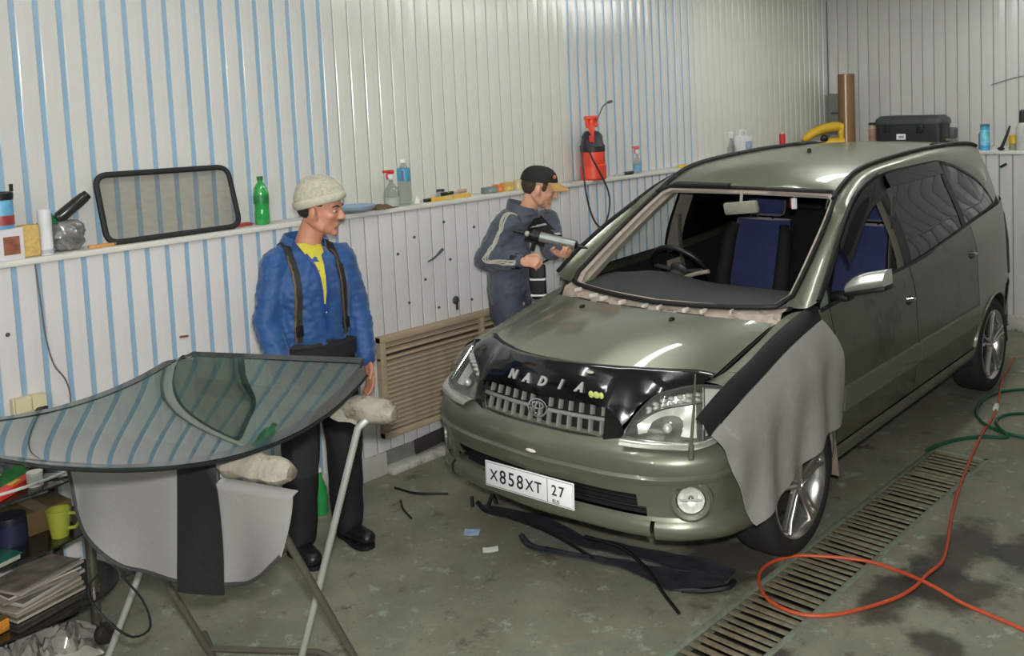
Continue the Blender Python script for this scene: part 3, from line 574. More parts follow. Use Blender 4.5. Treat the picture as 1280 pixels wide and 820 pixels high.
def bump_pt(i, z, s, extra=0.0):
    o = np.interp(z, OFZ, OFF) + extra; p = PQ[i] + PN[i] * o; zz = z - .035 * max(0, i / 59.0 - .72) / .28 * max(0, (.37 - z) / .07) + .03 * max(0, i / 59. - .35) * (1 if .5 < z < .6 else (max(0, (z - .4) / .1) if z <= .5 else max(0, (.66 - z) / .06)))
    return V(p[0], s * p[1], zz)
IOPEN = int(np.argmin(abs(PQ[:, 1] - .55)))
ILIP = int(np.argmin(abs(PQ[:, 1] - .57)))
for s in (1, -1): pass
zz = np.unique(np.r_[OFZ, np.linspace(.40, .53, 10), .391])
FOGI = int(np.argmin(abs(PQ[:, 1] - .722)))
def fog_frame(s):
    n = V(PN[FOGI][0], s * PN[FOGI][1], 0); return bump_pt(FOGI, .462, s, .004), frame(n * .9 + V(.25, 0, 0))
mb = MB()
for s in (1, -1):
    fc, fF = fog_frame(s); rows = [[bump_pt(i, z, s) for z in zz] for i in range(60)]
    rows = [[p - fF[:, 2] * .065 if np.linalg.norm(p - fc) < .060 else p for p in r] for r in rows]
    o = len(mb.v); n = len(zz); mb.v += [tuple(p) for r in rows for p in r]
    for i in range(59):
        for j in range(n - 1):
            if (2 <= i < IOPEN - 2 and .391 <= zz[j] and zz[j + 1] <= .4801) or (IOPEN - 2 <= i < IOPEN and .391 <= zz[j] and zz[j + 1] <= .4401): continue
            if zz[j + 1] <= .3781: continue
            mb.f.append((o + i * n + j, o + (i + 1) * n + j, o + (i + 1) * n + j + 1, o + i * n + j + 1)); mb.m.append(0)
bumper = obj('front_bumper', mb, M_PAINT, car, smooth=50)
mb = MB(); zl = [z for z in zz if z <= .3781] + [.384]
mb.grid([[bump_pt(i, z, -1, .004) for z in zl] for i in range(ILIP, -1, -1)] + [[bump_pt(i, z, 1, .004) for z in zl] for i in range(1, ILIP + 1)]); obj('bumper_lip', mb, M_PAINT, bumper)
for s in (1, -1):
    mb = MB(); mb.grid([[bump_pt(i, z, s, .008) - V(0, 0, .006 if z < .315 else 0) for z in zl] for i in range(ILIP + 1, 60)]); obj('corner_spoiler', mb, M_PAINT, bumper)
mb = MB(); mb.grid([[bump_pt(i, z, s0, -.05) for z in (.38, .42, .49)] for s0, i in [(-1, k) for k in range(IOPEN, -1, -1)] + [(1, k) for k in range(1, IOPEN + 1)]]); lower = obj('lower_grille', mb, M_VOID, car)
for z in (.412, .447):
    mb = MB(); mb.tube([bump_pt(i, z, s0, -.03) for s0, i in [(-1, k) for k in range(IOPEN, -1, -2)] + [(1, k) for k in range(1, IOPEN + 1, 2)]], .006, 6); obj('slat', mb, M_BLK, lower)
for s in (1, -1):
    i = int(np.argmin(abs(PQ[:, 1] - .722))); c = bump_pt(i, .462, s, .004); n = V(PN[i][0], s * PN[i][1], 0); Fm = frame(n * .9 + V(.25, 0, 0)); Fn = Fm[:, 2]
    mb = MB(); mb.lathe([(.090, -.020), (.087, .000), (.074, .010), (.060, .006), (.055, -.018)], c, 28, axis=Fn); fg = obj('fog_lamp', mb, M_PAINT, car)
    mb = MB(); mb.lathe([(.001, -.045), (.025, -.04), (.048, -.022), (.054, -.006)], c, 24, axis=Fn); obj('reflector', mb, M_REFL, fg)
    mb = MB(); mb.ball(c - Fn * .022, .014, 12, 8); mb.tube([c - Fn * .008 + Fm @ V(-.045, 0, 0), c - Fn * .008 + Fm @ V(.045, 0, 0)], .004, 6); obj('bulb_cap', mb, M_CHROME, fg)
    mb = MB(); mb.lathe([(.0005, .004), (.03, .001), (.054, -.006)], c, 24, axis=Fn); obj('lens', mb, M_LENS, fg)
    # headlamp
    LB = np.array([(.752, .432, .690), (.737, .50, .686), (.715, .58, .686), (.672, .70, .690), (.625, .752, .698), (.565, .785, .715)]); LT = np.array([(.742, .436, .712), (.680, .468, .785), (.645, .53, .848), (.590, .60, .872), (.525, .67, .878), (.455, .738, .862)])
    b = curve(LB, 18) * V(1, s, 1); t = curve(LT, 18) * V(1, s, 1); rows = []; inner = []
    for k in range(18):
        rr = []; ri = []
        for q in np.linspace(0, 1, 9):
            p = b[k] * (1 - q) + t[k] * q; h = 4 * q * (1 - q) * np.linalg.norm(t[k] - b[k]); out = V(.8, s * (.25 + .6 * k / 17), .35); rr.append(p + out * .16 * h); ri.append(p + out * (-.05 * min(1, h * 9)))
        rows.append(rr); inner.append(ri)
    mb = MB(); mb.grid(inner); hl = obj('headlamp', mb, mat('lamp_housing', (128, 126, 120), .3, metal=.6, var=.2, scale=25), car)
    rf_ = MB()
    def HP(u, q, d=0):
        k = min(17, max(0, u * 17)); k0 = int(k); k1 = min(17, k0 + 1); w = k - k0; bb = b[k0] * (1 - w) + b[k1] * w; tt = t[k0] * (1 - w) + t[k1] * w
        return bb * (1 - q) + tt * q + V(.8, s * (.25 + .6 * u), .35) * d
    rows_ = []
    for u in np.linspace(.14, .74, 11):
        uu = (u - .44) / .30; rows_.append([HP(u, q, -.028 - .035 * (1 - uu * uu) * (1 - ((q - .34) / .32) ** 2)) for q in np.linspace(.04, .66, 8)])
    rf_.grid(rows_); obj('main_reflector', rf_, M_REFL, hl)
    mb = MB(); mb.ball(HP(.46, .28, -.03), .020, 12, 8); obj('bulb_shield', mb, M_REFL, hl)
    mb = MB(); mb.tube([HP(u, .70, -.012) for u in np.linspace(.16, .80, 12)], .006, 6); obj('divider', mb, mat('divider_grey', (92, 90, 86), .35, metal=.4), hl)
    for iu in range(7):
        for iq in range(2):
            u0 = .30 + .075 * iu; q0 = .745 + .10 * iq; mb = MB(); mb.ball(HP(u0, q0, -.018), (.012, .016, .009), 8, 5); obj('facet', mb, M_REFL, hl)
    mb = MB(); mb.grid([[HP(u, q, -.016) for q in np.linspace(.08, .95, 6)] for u in np.linspace(.82, .98, 5)]); obj('marker_reflector', mb, M_REFL, hl)
    mb = MB(); mb.tube([HP(.80, q, -.004) for q in np.linspace(.02, .97, 8)], .005, 6); obj('lamp_divider', mb, M_CHROME, hl)
    mb = MB(); mb.grid(rows); obj('lamp_lens', mb, M_LENS, hl)
    lpp = [b[k] for k in range(18)] + [t[k] for k in range(17, -1, -1)]; mb = MB(); mb.tube(lpp, .006, 6, closed=True); obj('lamp_seal', mb, mat('seal_grey', (60, 60, 57), .4), hl)
    mb = MB(); mb.grid([[b[k] + V(.8, s * (.25 + .6 * k / 17), 0) * e_ * (1 - .75 * k / 17) + V(0, 0, dz_) for e_, dz_ in ((.075, -.012), (.06, .0), (.03, .006), (-.01, .004))] for k in range(18)]); obj('lamp_ledge', mb, mat('ledge_bright', (196, 195, 186), .25, metal=.7, coat=.5), car)
# number plate
pl = MB(); pc = V(.862, -.01, .427); tilt = .021; pr = basis(V(0, math.cos(tilt), math.sin(tilt)), V(-.05, -math.sin(tilt), math.cos(tilt)), V(1, 0, .05))
pl.box(pc, (.52, .112, .004), rot=pr, bev=.0015); M_PLATE = mat('plate_white', (246, 246, 246), .35, var=.02); plate = obj('number_plate', pl, M_PLATE, car)
M_INK = mat('plate_ink', (38, 40, 44), .5)
for ch, dx, sz in (('X', -.205, .066), ('8', -.150, .084), ('5', -.098, .084), ('8', -.046, .084), ('X', .010, .066), ('T', .060, .066), ('2', .152, .062), ('7', .192, .062)):
    obj('plate_letter', text_mb(ch, sz, .0006, pr, pc + pr @ V(dx, -.004 + (.008 if dx > .1 else 0), .0032), bold=.0006), M_INK, plate, smooth=0)
mb = MB(); mb.box(pc + pr @ V(.113, 0, .0028), (.0022, .096, .001), rot=pr); obj('plate_divider', mb, M_INK, plate, smooth=0)
mb = MB(); mb.tube([pc + pr @ V(dx, dy, .0028) for dx, dy in ((-.254, -.050), (.254, -.050), (.254, .050), (-.254, .050))], .0010, 4, closed=True); obj('plate_border', mb, M_INK, plate, smooth=0)
for dx in (.150, .172, .194): 
    pass
obj('plate_country', text_mb('RUS', .022, .0006, pr, pc + pr @ V(.160, -.040, .0032)), M_INK, plate, smooth=0)
# paper tag and cord under the header
ot = carW(V(-1.02, .285, 1.44)); tg = thing('hanging_tag', 'small white and red tag hanging under the windscreen header of the car', 'tag', tuple(ot)); mb = MB(); mb.tube([V(0, 0, .065), V(0, 0, .02)], .0025, 6); obj('string', mb, mat('string_pale', (190, 188, 184), .7), tg); mb = MB(); mb.box((0, 0, -.01), (.03, .006, .06), rot=rotz(.8), bev=.002); obj('card', mb, mat('tag_white', (226, 216, 218), .5), tg); mb = MB(); mb.box((-.022, .012, -.008), (.02, .006, .055), rot=rotz(.8), bev=.002); obj('red_card', mb, mat('tag_red', (150, 42, 50), .5), tg)
# tow eye cover, corner pole
mb = MB(); mb.ball((.868, .02, .583), (.006, .030, .008), 12, 6); obj('chrome_dash', mb, mat('pale_chip', (225, 222, 205), .3), bumper)
cp = MB(); cp.tube([(.70, .722, .640), (.70, .725, .70)], .012, 10); cp.tube([(.70, .725, .70), (.70, .745, .86), (.70, .755, .985)], [.007, .0055, .003], 8); obj('corner_pole', cp, mat('pole_smoke', (120, 116, 100), .2, metal=.5), car)
# ---- wheels
M_TYRE = mat('tyre_rubber', (38, 37, 35), .75, var=.15, scale=18, bump=.2, bscale=60); M_HUBD = mat('brake_dark', (60, 54, 46), .6, metal=.4, var=.2)
def make_wheel(cx, s):
    wl = MB(); Aw = basis(V(1, 0, 0), V(0, 0, 1), V(0, s * 1.0, 0)); c = V(cx, s * .725, .315)
    prof = [(.225, -.10), (.240, -.105), (.285, -.102), (.307, -.085), (.3145, -.06), (.315, -.02), (.311, -.018), (.311, -.012), (.315, -.010), (.315, .030), (.311, .032), (.311, .038), (.3145, .040), (.314, .065), (.306, .088), (.288, .102), (.258, .107), (.238, .103), (.230, .092)]
    rows = [[c + Aw @ V(r * math.cos(2 * PI * k / 48), r * math.sin(2 * PI * k / 48), h) for k in range(48)] for r, h in prof]; wl.grid(rows, closev=True, flip=s < 0); w = obj('wheel', wl, M_TYRE, car, smooth=50)
    rm = MB(); prof = [(r * 1.12, h) for r, h in [(.206, -.09), (.190, -.06), (.180, .0), (.186, .06), (.200, .088), (.209, .098), (.206, .104), (.196, .100), (.188, .086)]]
    rm.grid([[c + Aw @ V(r * math.cos(2 * PI * k / 40), r * math.sin(2 * PI * k / 40), h) for k in range(40)] for r, h in prof], closev=True); obj('rim', rm, M_ALLOY, w, smooth=50)
    bk = MB(); bk.lathe([(.001, .02), (.13, .02), (.150, .01), (.17, -.02)], c, 28, axis=V(0, s, 0)); obj('brake_disc', bk, M_HUBD, w)
    for k in range(5):
        a = 2 * PI * k / 5 + .35; sp = MB()
        for ps in (-1, 1):
            path = [(.028, .078, ps * .30), (.10, .084, ps * .16), (.165, .088, ps * .115), (.216, .094, ps * .125)]
            sp.tube([c + Aw @ V(r * math.cos(a + da), r * math.sin(a + da), h) for r, h, da in path], [.020, .016, .014, .017], 8, flat=(1.0, .8))
        obj('spoke', sp, M_ALLOY, w)
    hb = MB(); hb.lathe([(.048, .055), (.047, .082), (.038, .092), (.026, .094), (.024, .089), (.001, .088)], c, 24, axis=V(0, s, 0)); obj('hub', hb, M_ALLOY, w)
    for k in range(5):
        a = 2 * PI * k / 5 + .35 + PI / 5; p = c + Aw @ V(.052 * math.cos(a), .052 * math.sin(a), .066); q = MB(); q.lathe([(.011, 0), (.011, .012), (.001, .014)], p, 8, axis=V(0, s, 0)); obj('wheel_nut', q, M_CHROME, w)
for cx in (0, -2.735):
    for s in (1, -1): make_wheel(cx, s)
# mudguard flaps behind the wheels
for s in (1, -1):
    mb = MB(); mb.solid(np.array([[V(-.345 - .01 * k, s * y, .52 - .30 * k / 5) for y in (.70, .76, .82)] for k in range(6)]), .006); obj('mudguard_flap', mb, mat('flap_tan', (138, 122, 106), .7, var=.15), car)
    mb = MB(); mb.solid(np.array([[V(-3.085 - .012 * k, s * y, .52 - .28 * k / 5) for y in (.68, .74, .80)] for k in range(6)]), .006); obj('mudguard_flap', mb, M_BLK, car)
# ---- interior
mb = MB(); rows = []
for y in np.linspace(-.66, .66, 27):
    dome = .035 * math.exp(-((y + .36) / .20) ** 2); bx = BX(min(abs(y), .66)); rows.append([V(bx - .02, y, BZ(min(abs(y), .66)) - .03), V(bx - .14, y, 1.035 + dome * .2), V(bx - .32, y, 1.040 + dome * .7), V(-.60, y, 1.035 + dome), V(-.68, y, 1.015 + dome), V(-.72, y, .95), V(-.70, y, .70), V(-.62, y, .50)])
mb.grid(rows); dash = obj('dashboard', mb, M_DASH, car, smooth=50)
# centre cowl of the steering wheel and the wheel itself
sc = V(-.84, -.36, 1.035); sn = V(-.80, 0, .60); sn /= np.linalg.norm(sn); Fs = frame(sn)
st = MB(); st.tube([sc + Fs @ V(.185 * math.cos(a), .185 * math.sin(a), 0) for a in np.linspace(0, 2 * PI, 29)[:-1]], .016, 10, closed=True); sw = obj('steering_wheel', st, mat('wheel_leather', (22, 22, 22), .4), car)
mb = MB(); mb.ball(sc - sn * .015, (.065, .075, .03), 16, 8, R=Fs)
for a in (0.1, PI - .1, -PI / 2 + .4, -PI / 2 - .4): mb.tube([sc - sn * .012, sc + Fs @ V(.178 * math.cos(a), .178 * math.sin(a), 0)], .016, 8, flat=(1.4, .7))
obj('wheel_boss', mb, mat('boss_grey', (48, 48, 47), .5), sw)
mb = MB(); mb.tube([sc - sn * .05, sc - sn * .26], .055, 12); obj('steering_column', mb, M_DASH, sw)
mb = MB(); mb.tube(curve([sc - sn * .09 + V(0, .05, .02), sc - sn * .10 + V(0, .14, .06), sc - sn * .10 + V(0, .24, .085)], 8), [.012] * 8, 8); obj('stalk', mb, mat('stalk_pale', (150, 140, 122), .4), sw)
def seat(y, x, m, mb_):
    st_ = MB()
    P = []
    for t in np.linspace(0, 1, 9):
        z = .56 + .66 * t; xx = x - .20 * t; w = .225 - .03 * t; P.append([V(xx + .055 * math.cos(a) * 1.0, y + w * math.copysign(abs(math.sin(a)) ** .6, math.sin(a)), z) for a in np.linspace(0, 2 * PI, 17)[:-1]])
    st_.grid(P, closev=True); st_.f.append(tuple(range(8 * 16, 9 * 16))); st_.m.append(0); so = obj('seat', st_, m, car)
    b = MB(); b.box((x + .24, y, .50), (.52, .48, .16), bev=.05); obj('seat_cushion', b, m, so)
    b = MB(); b.box((x - .245, y, 1.32), (.09, .26, .17), rot=roty(-.2), bev=.035); obj('headrest', b, m, so)
    for s in (-1, 1):
        b = MB(); b.tube([V(x + .055, y + s * .20, .62), V(x - .02, y + s * .215, .85), V(x - .10, y + s * .205, 1.10), V(x - .14, y + s * .18, 1.19)], [.05, .05, .045, .03], 10); obj('bolster', b, mb_, so)
        b = MB(); b.tube([V(x - .20, y + s * .06, 1.2), V(x - .235, y + s * .06, 1.28)], .007, 6); obj('headrest_post', b, M_CHROME, so)
seat(-.34, -1.58, M_SEAT, M_SEATB); seat(.38, -1.58, M_SEAT, M_SEATB)
mb = MB(); mb.box((-2.42, 0, .86), (.16, 1.34, .70), rot=roty(-.22), bev=.06); mb.box((-2.14, 0, .50), (.5, 1.34, .18), bev=.06); rs = obj('rear_bench', mb, M_SEATB, car)
for y in (-.40, .40):
    b = MB(); b.box((-2.52, y, 1.27), (.09, .26, .16), bev=.035); obj('headrest', b, M_SEATB, rs)
mb = MB(); rr = V(-.93, .0, 1.405); mb.box(rr, (.035, .235, .072), rot=rotz(-.10) @ roty(.15) @ rotx(.12), bev=.014); rv = obj('rearview_mirror', mb, mat('mirror_shell', (150, 148, 136), .5), car)
mb = MB(); mb.tube([rr + V(0, 0, .03), rr + V(-.005, .005, .10)], .009, 8); obj('mirror_stem', mb, mat('stem_pale', (168, 162, 150), .5), rv)
for s in (1, -1):
    mb = MB(); mb.tube(curve([V(-1.36, s * .715, 1.45), V(-1.33, s * .70, 1.1), V(-1.38, s * .68, .7)], 10), .022, 6, flat=(.2, 1)); obj('seat_belt', mb, mat('belt_grey', (88, 84, 78), .7), car)
    mb = MB(); mb.solid(np.array([[V(-.98 - .14 * t, s * y, 1.515 + .012 * t) for y in np.linspace(.12, .50, 5)] for t in (0, .5, 1)]), .012); obj('sun_visor', mb, mat('sun_visor_dark', (40, 39, 38), .7), car)
# ================================================================ LOOSE WINDSCREEN ON ITS TRESTLE
def RT3(a, b, c): return rotz(c) @ roty(b) @ rotx(a)
GC = V(-.270, -2.340, 1.101); GRt = np.array([[-.281, -.960, -.010], [.955, -.281, .099], [-.098, .018, .995]]); GK, GBOW, GH = .276, .123, .888
def gpt(u, v, dz=0.0):
    hw = .70 - .11 * v; x = u * hw; y = (v - .5) * GH - GBOW * (1 - .6 * v) * (1 - u * u); z = GK * x * x - GK * .15 + dz
    return V(x, y, z)
def rc(u, v):
    """round the four corners of the (u,v) square a little"""
    a, b = u, 2 * v - 1; r = .93; m = max(abs(a), abs(b)); 
    if abs(a) > .86 and abs(b) > .86:
        k = 1 - .10 * (abs(a) - .86) / .14 * (abs(b) - .86) / .14; a *= k; b *= k
    return a, (b + 1) / 2
M_SCREEN = glassy('screen_glass', (170, 196, 186), trans=.9, rough=.012, ior=1.9); M_FRIT = mat('frit_black', (22, 24, 24), .15, var=.1, coat=.4)
us = np.r_[np.linspace(-1, -.86, 4), np.linspace(-.8, .8, 33), np.linspace(.86, 1, 4)]; vs_ = np.r_[np.linspace(0, .07, 3), np.linspace(.12, .88, 13), np.linspace(.93, 1, 3)]
gmesh = MB(); gmesh.solid(np.array([[gpt(*rc(u, v)) for v in vs_] for u in us]), .0055)
screen = tag(obj('windscreen', gmesh, M_SCREEN, smooth=50), 'loose curved windscreen lying across the padded trestle in front of the man', 'windscreen')
screen.matrix_world = Matrix([list(GRt[i]) + [GC[i]] for i in range(3)] + [[0, 0, 0, 1]])
fb = MB()
def band(fa, fb_, n): return [[gpt(*fa(t), dz=.0085), gpt(*fb_(t), dz=.0085)] for t in np.linspace(0, 1, n)]
fb.grid(band(lambda t: rc(-1 + 2 * t, 0), lambda t: (-.96 + 1.92 * t, .062), 41)); fb.grid(band(lambda t: rc(-1 + 2 * t, 1), lambda t: (-.95 + 1.90 * t, .955), 41))
fb.grid(band(lambda t: rc(1, t), lambda t: (.95, .062 + .893 * t), 15)); fb.grid(band(lambda t: rc(-1, t), lambda t: (-.95, .062 + .893 * t), 15))
obj('frit_band', fb, M_FRIT, screen)
ed = MB(); ed.tube([gpt(*rc(u, v)) for u, v in [(x, 0) for x in us] + [(1, y) for y in vs_[1:]] + [(x, 1) for x in us[::-1][1:]] + [(-1, y) for y in vs_[::-1][1:-1]]], .0045, 6, closed=True); obj('edge_seal', ed, M_RUB, screen)
# trestle: two taped rails on crossing tube legs
E1 = V(.958, .287, 0.0); M_TAPE = mat('taped_foam', (148, 141, 127), .5, var=.22, scale=14, dirt=((98, 86, 74), 9, .52), bump=1.0, bscale=22); M_LEGP = mat('leg_pale', (196, 196, 190), .35, metal=.5, var=.06); M_LEGG = mat('leg_grey', (112, 108, 98), .45, metal=.5, var=.1)
tr = thing('trestle', 'folding tube trestle with taped foam rails under the loose windscreen', 'trestle', (-.2, -2.0, 0)); TO = V(-.2, -2.0, 0)
def tpart(name, pts, r, m, n=10, par=tr, **k):
    mb = MB(); mb.tube([np.array(p, float) - TO for p in pts], r, n, **k); return obj(name, mb, m, par)
r1 = [V(.40, -2.16, 1.0), V(-.62, -2.465, 1.0)]; r2 = [V(.225, -1.665, 1.0), V(-.66, -1.93, 1.02)]
for k, (r, wl) in enumerate(((r1, .27), (r2, .24))):
    d = r[1] - r[0]; d /= np.linalg.norm(d); rail = tpart('rail', [r[0] + d * .01, r[1]], .016, M_LEGG)
    L = np.linalg.norm(r[1] - r[0]); pts = [r[0] + d * t for t in np.linspace(0, wl, 12)]; random.seed(k + 4)
    rad = [.022, .036, .041] + [.043 + random.uniform(-.007, .006) for _ in range(7)] + [.040, .026]; mb = MB(); rows = []
    Fm = frame(d)
    for p, ra in zip(pts, rad): rows.append([p - TO + Fm @ V(ra * (1 + .09 * math.sin(3 * a + 9 * p[0]) + .05 * math.sin(7 * a + 30 * p[1])) * math.cos(a), ra * (1 + .09 * math.sin(3 * a + 9 * p[0])) * math.sin(a), 0) for a in np.linspace(0, 2 * PI, 19)[:-1]])
    mb.grid(rows, closev=True); mb.f.append(tuple(range(18))); mb.m.append(0); obj('tape_wrap', mb, M_TAPE, rail)
    pts = [r[0] + d * t for t in np.linspace(wl + .01, L - .02, 10)]; mb = MB(); mb.tube([p - TO for p in pts], .030, 12); obj('foam_sleeve', mb, mat('foam_grey', (150, 146, 136), .8, var=.1), rail)
tpart('leg', [(.15, -1.70, 1.0), (.132, -1.752, .96), (-.168, -1.878, 0)], [.017, .0125, .0125], M_LEGP)
tpart('leg', [(.29, -2.19, .985), (.255, -2.18, .90), (.043, -1.717, 0)], .0125, M_LEGG)
tpart('leg', [(-.60, -1.91, 1.01), (-.82, -2.285, 0.0)], .0125, M_LEGP)
tpart('leg', [(-.46, -2.42, .985), (-.528, -2.0, 0.0)], .0125, M_LEGG)
tpart('cross_bar', [(-.655, -1.975, .05), (-.52, -2.012, .055), (-.18, -1.772, .05), (.03, -1.745, .045)], .011, M_LEGG)
# tape strips wrapped round the far rail's joint
mb = MB(); mb.solid(np.array([[V(.10 - .10 * u, -1.72 - .05 * u - .015 * v, 1.035 - .085 * v * (1 - .5 * u) + .01 * math.sin(5 * u + v)) - TO for v in (0, .35, .7, 1)] for u in np.linspace(0, 1, 6)]), .004); obj('tape_flap', mb, M_TAPE, tr)
# cloth cover draped over the near rail
M_COVER = mat('cover_grey', (138, 136, 133), .55, var=.05, scale=6, bump=.15, bscale=90); M_STRAP = mat('strap_black', (24, 24, 25), .6, var=.12, bump=.2, bscale=50)
NB = V(-.287, .958, 0); cov = thing('fender_cover', 'grey cover with a broad black band hung over the trestle rail', 'cover', (0, -2.25, 0)); CO = V(0, -2.25, 0)
def cpt(s, z, off=0.0): return V(.40, -2.16, 0) + E1 * s + V(0, 0, z) - NB * off - CO
bot_s = [-.925, -.906, -.876, -.75, -.616, -.50, -.41, -.30, -.20, -.063, .0, .03]; bot_z = [.90, .857, .781, .705, .640, .634, .632, .630, .648, .720, .772, .80]
rows = []
for s in np.linspace(-.925, .03, 44):
    zl = pchip(bot_s, bot_z, s)[0]; col = []
    for t in np.linspace(0, 1, 15):
        if s > -.27 and t < .14: col.append(cpt(s, .958 - .02 * t, .012 + .1 * t))
        elif t < .14: a = t / .14; col.append(cpt(s, 1.0 + .036 * math.cos(PI * .9 * (1 - a) - PI * .45 + -.0), .036 * math.sin(-(PI * .9 * (1 - a) - PI * .45))))
        else:
            a = (t - .14) / .86; zt_ = .985 if s <= -.27 else .95; z = zt_ + (zl - zt_) * a; col.append(cpt(s, z, .036 + .022 * a * math.sin(9 * s + 1.2 * a) + .016 * a * math.sin(17 * s + 2) + .03 * a * a))
    rows.append(col)
mb = MB(); mb.solid(np.array(rows), .004); obj('cloth', mb, M_COVER, cov, smooth=80)
hem = [r[-1] - V(0, 0, 0) for r in rows]; mb = MB(); mb.tube(hem, .006, 6); obj('hem', mb, mat('hem_dark', (60, 58, 58), .6), cov)
i0, i1 = 23, 31; mb = MB(); P = np.array([[rows[i][j] - NB * .008 - V(0, 0, .03 if j == 14 else 0) for j in range(15)] for i in range(i0, i1)]); mb.solid(P, .004); obj('band', mb, M_STRAP, cov, smooth=80)
mb = MB(); mb.tube(curve([cpt(-.74, .62, .06), cpt(-.80, .55, .09), cpt(-.78, .46, .07), cpt(-.66, .40, .06), cpt(-.58, .44, .05), cpt(-.60, .52, .05), cpt(-.68, .60, .06)], 30), .004, 6); obj('elastic_cord', mb, M_RUB, cov)
# ================================================================ COVER ON THE CAR'S WING
wc = thing('fender_cover', 'grey wing cover with a black magnet strip draped over the front wing of the car', 'cover', (.85, 0, 0)); WO = V(.85, 0, 0)
def wcp(x, y, z): return carW(V(x, y, z)) - WO
st_u = curve([(-.30, .745, 1.058), (-.10, .735, 1.022), (.10, .742, .984), (.28, .752, .940), (.46, .762, .905), (.60, .768, .868), (.735, .775, .826)], 30)
st_l = curve([(-.255, .812, 1.004), (-.10, .806, .972), (.10, .806, .927), (.28, .812, .880), (.46, .818, .836), (.60, .822, .798), (.720, .828, .764)], 30)
mb = MB(); rows = []
for a, b in zip(st_u, st_l): rows.append([wcp(*a), wcp(*(a * .5 + b * .5 + V(0, .006, .012))), wcp(*b)])
mb.solid(np.array(rows), -.008); obj('magnet_strip', mb, M_STRAP, wc, smooth=60)
bx = [(-.255, .985), (-.29, .90), (-.335, .80), (-.352, .70), (-.366, .555), (-.300, .528), (-.24, .515), (-.10, .520), (-.055, .478), (.07, .445), (.20, .420), (.36, .375), (.505, .337), (.555, .42), (.60, .52), (.66, .63), (.715, .752)]
bl = resample(bx, 90); TIP = int(np.argmin(bl[:, 1])); rows = []
# each column runs from the strip down to the outline
n = 51
for k in range(n):
    u = k / (n - 1); t = st_l[int(round(u * 29))] if False else np.array([np.interp(u, np.linspace(0, 1, 30), st_l[:, q]) for q in range(3)])
    # lower outline parameter: skip the two vertical sides
    j = np.interp(u, [0, .12, .30, .42, .80, 1], [28, 32, 45, 52, 70, 89]) if False else np.interp(u, [0, .06, .40, .82, .90, 1], [24, 30, 44, TIP, TIP + 5, 80]); e = np.array([np.interp(j, range(90), bl[:, q]) for q in range(2)])
    col = []
    for a in np.linspace(0, 1, 18):
        # edges bow outwards like the outline
        x = t[0] + (e[0] - t[0]) * a; z = t[2] + (e[1] - t[2]) * a
        side = 0
        if u < .12: side = -.052 * math.sin(PI * min(1, a * 1.0)) * (1 - u / .12)
        x += side
        y = t[1] + (.878 - t[1]) * (1 - (1 - min(1, a * 2.6)) ** 2) + .006 + .014 * math.sin(13 * x + 3 * a) * a + .010 * math.sin(29 * x + 5 * z) * a + .02 * max(0, a - .6)
        col.append(wcp(x, y, z))
    rows.append(col)
mb = MB(); mb.solid(np.array(rows), -.004); obj('cloth', mb, mat('wing_cloth', (150, 148, 142), .5, var=.05, scale=7, bump=.25, bscale=26, dirt=((176, 174, 166), 14, .62)), wc, smooth=80)
# ================================================================ TROLLEY
tro = thing('trolley', 'oval smoked-glass trolley on castors with crowded shelves beneath the loose windscreen', 'trolley', (-1.17, -2.52, 0)); QO = V(-1.17, -2.52, 0)
M_SMOKE = mat('smoked_shelf', (30, 27, 24), .15, var=.15, coat=.3); M_POST = mat('post_steel', (120, 116, 104), .3, metal=.8)
RX, RY = .275, .42
for nm, z, s in (('shelf', .215, 1.0), ('shelf', .47, .86), ('shelf', .705, .92)):
    mb = MB(); mb.prism([(RX * s * math.copysign(abs(math.cos(a)) ** .8, math.cos(a)), RY * s * math.copysign(abs(math.sin(a)) ** .8, math.sin(a))) for a in np.linspace(0, 2 * PI, 41)[:-1]], z - .008, z); obj(nm, mb, M_SMOKE, tro)
for (px, py) in ((.16, .29), (-.17, .28), (-.17, -.28), (.16, -.29)):
    mb = MB(); mb.tube([(px, py, .09), (px, py, .74)], .019, 12); po = obj('post', mb, M_POST, tro)
    mb = MB(); mb.tube([(px - .004, py, .205), (px - .004, py, .235)], .0225, 12); obj('collar', mb, M_CHROME, po)
    mb = MB(); mb.lathe([(.001, -.022), (.036, -.020), (.042, -.008), (.042, .008), (.036, .020), (.001, .022)], (px + .02, py + .02, .042), 18, axis=(.75, .2, 0)); mb.tube([(px, py, .09), (px + .02, py + .02, .05)], .01, 8); obj('castor', mb, mat('castor_brown', (48, 40, 38), .5), tro)
mb = MB(); mb.tube([(RX * .92 * math.cos(a), RY * .92 * math.sin(a), .735) for a in np.linspace(0, 2 * PI, 41)[:-1]], .006, 8, closed=True); obj('rail', mb, mat('rail_white', (206, 208, 200), .3, metal=.3), tro)
def at(x, y, z): return (x, y, z)
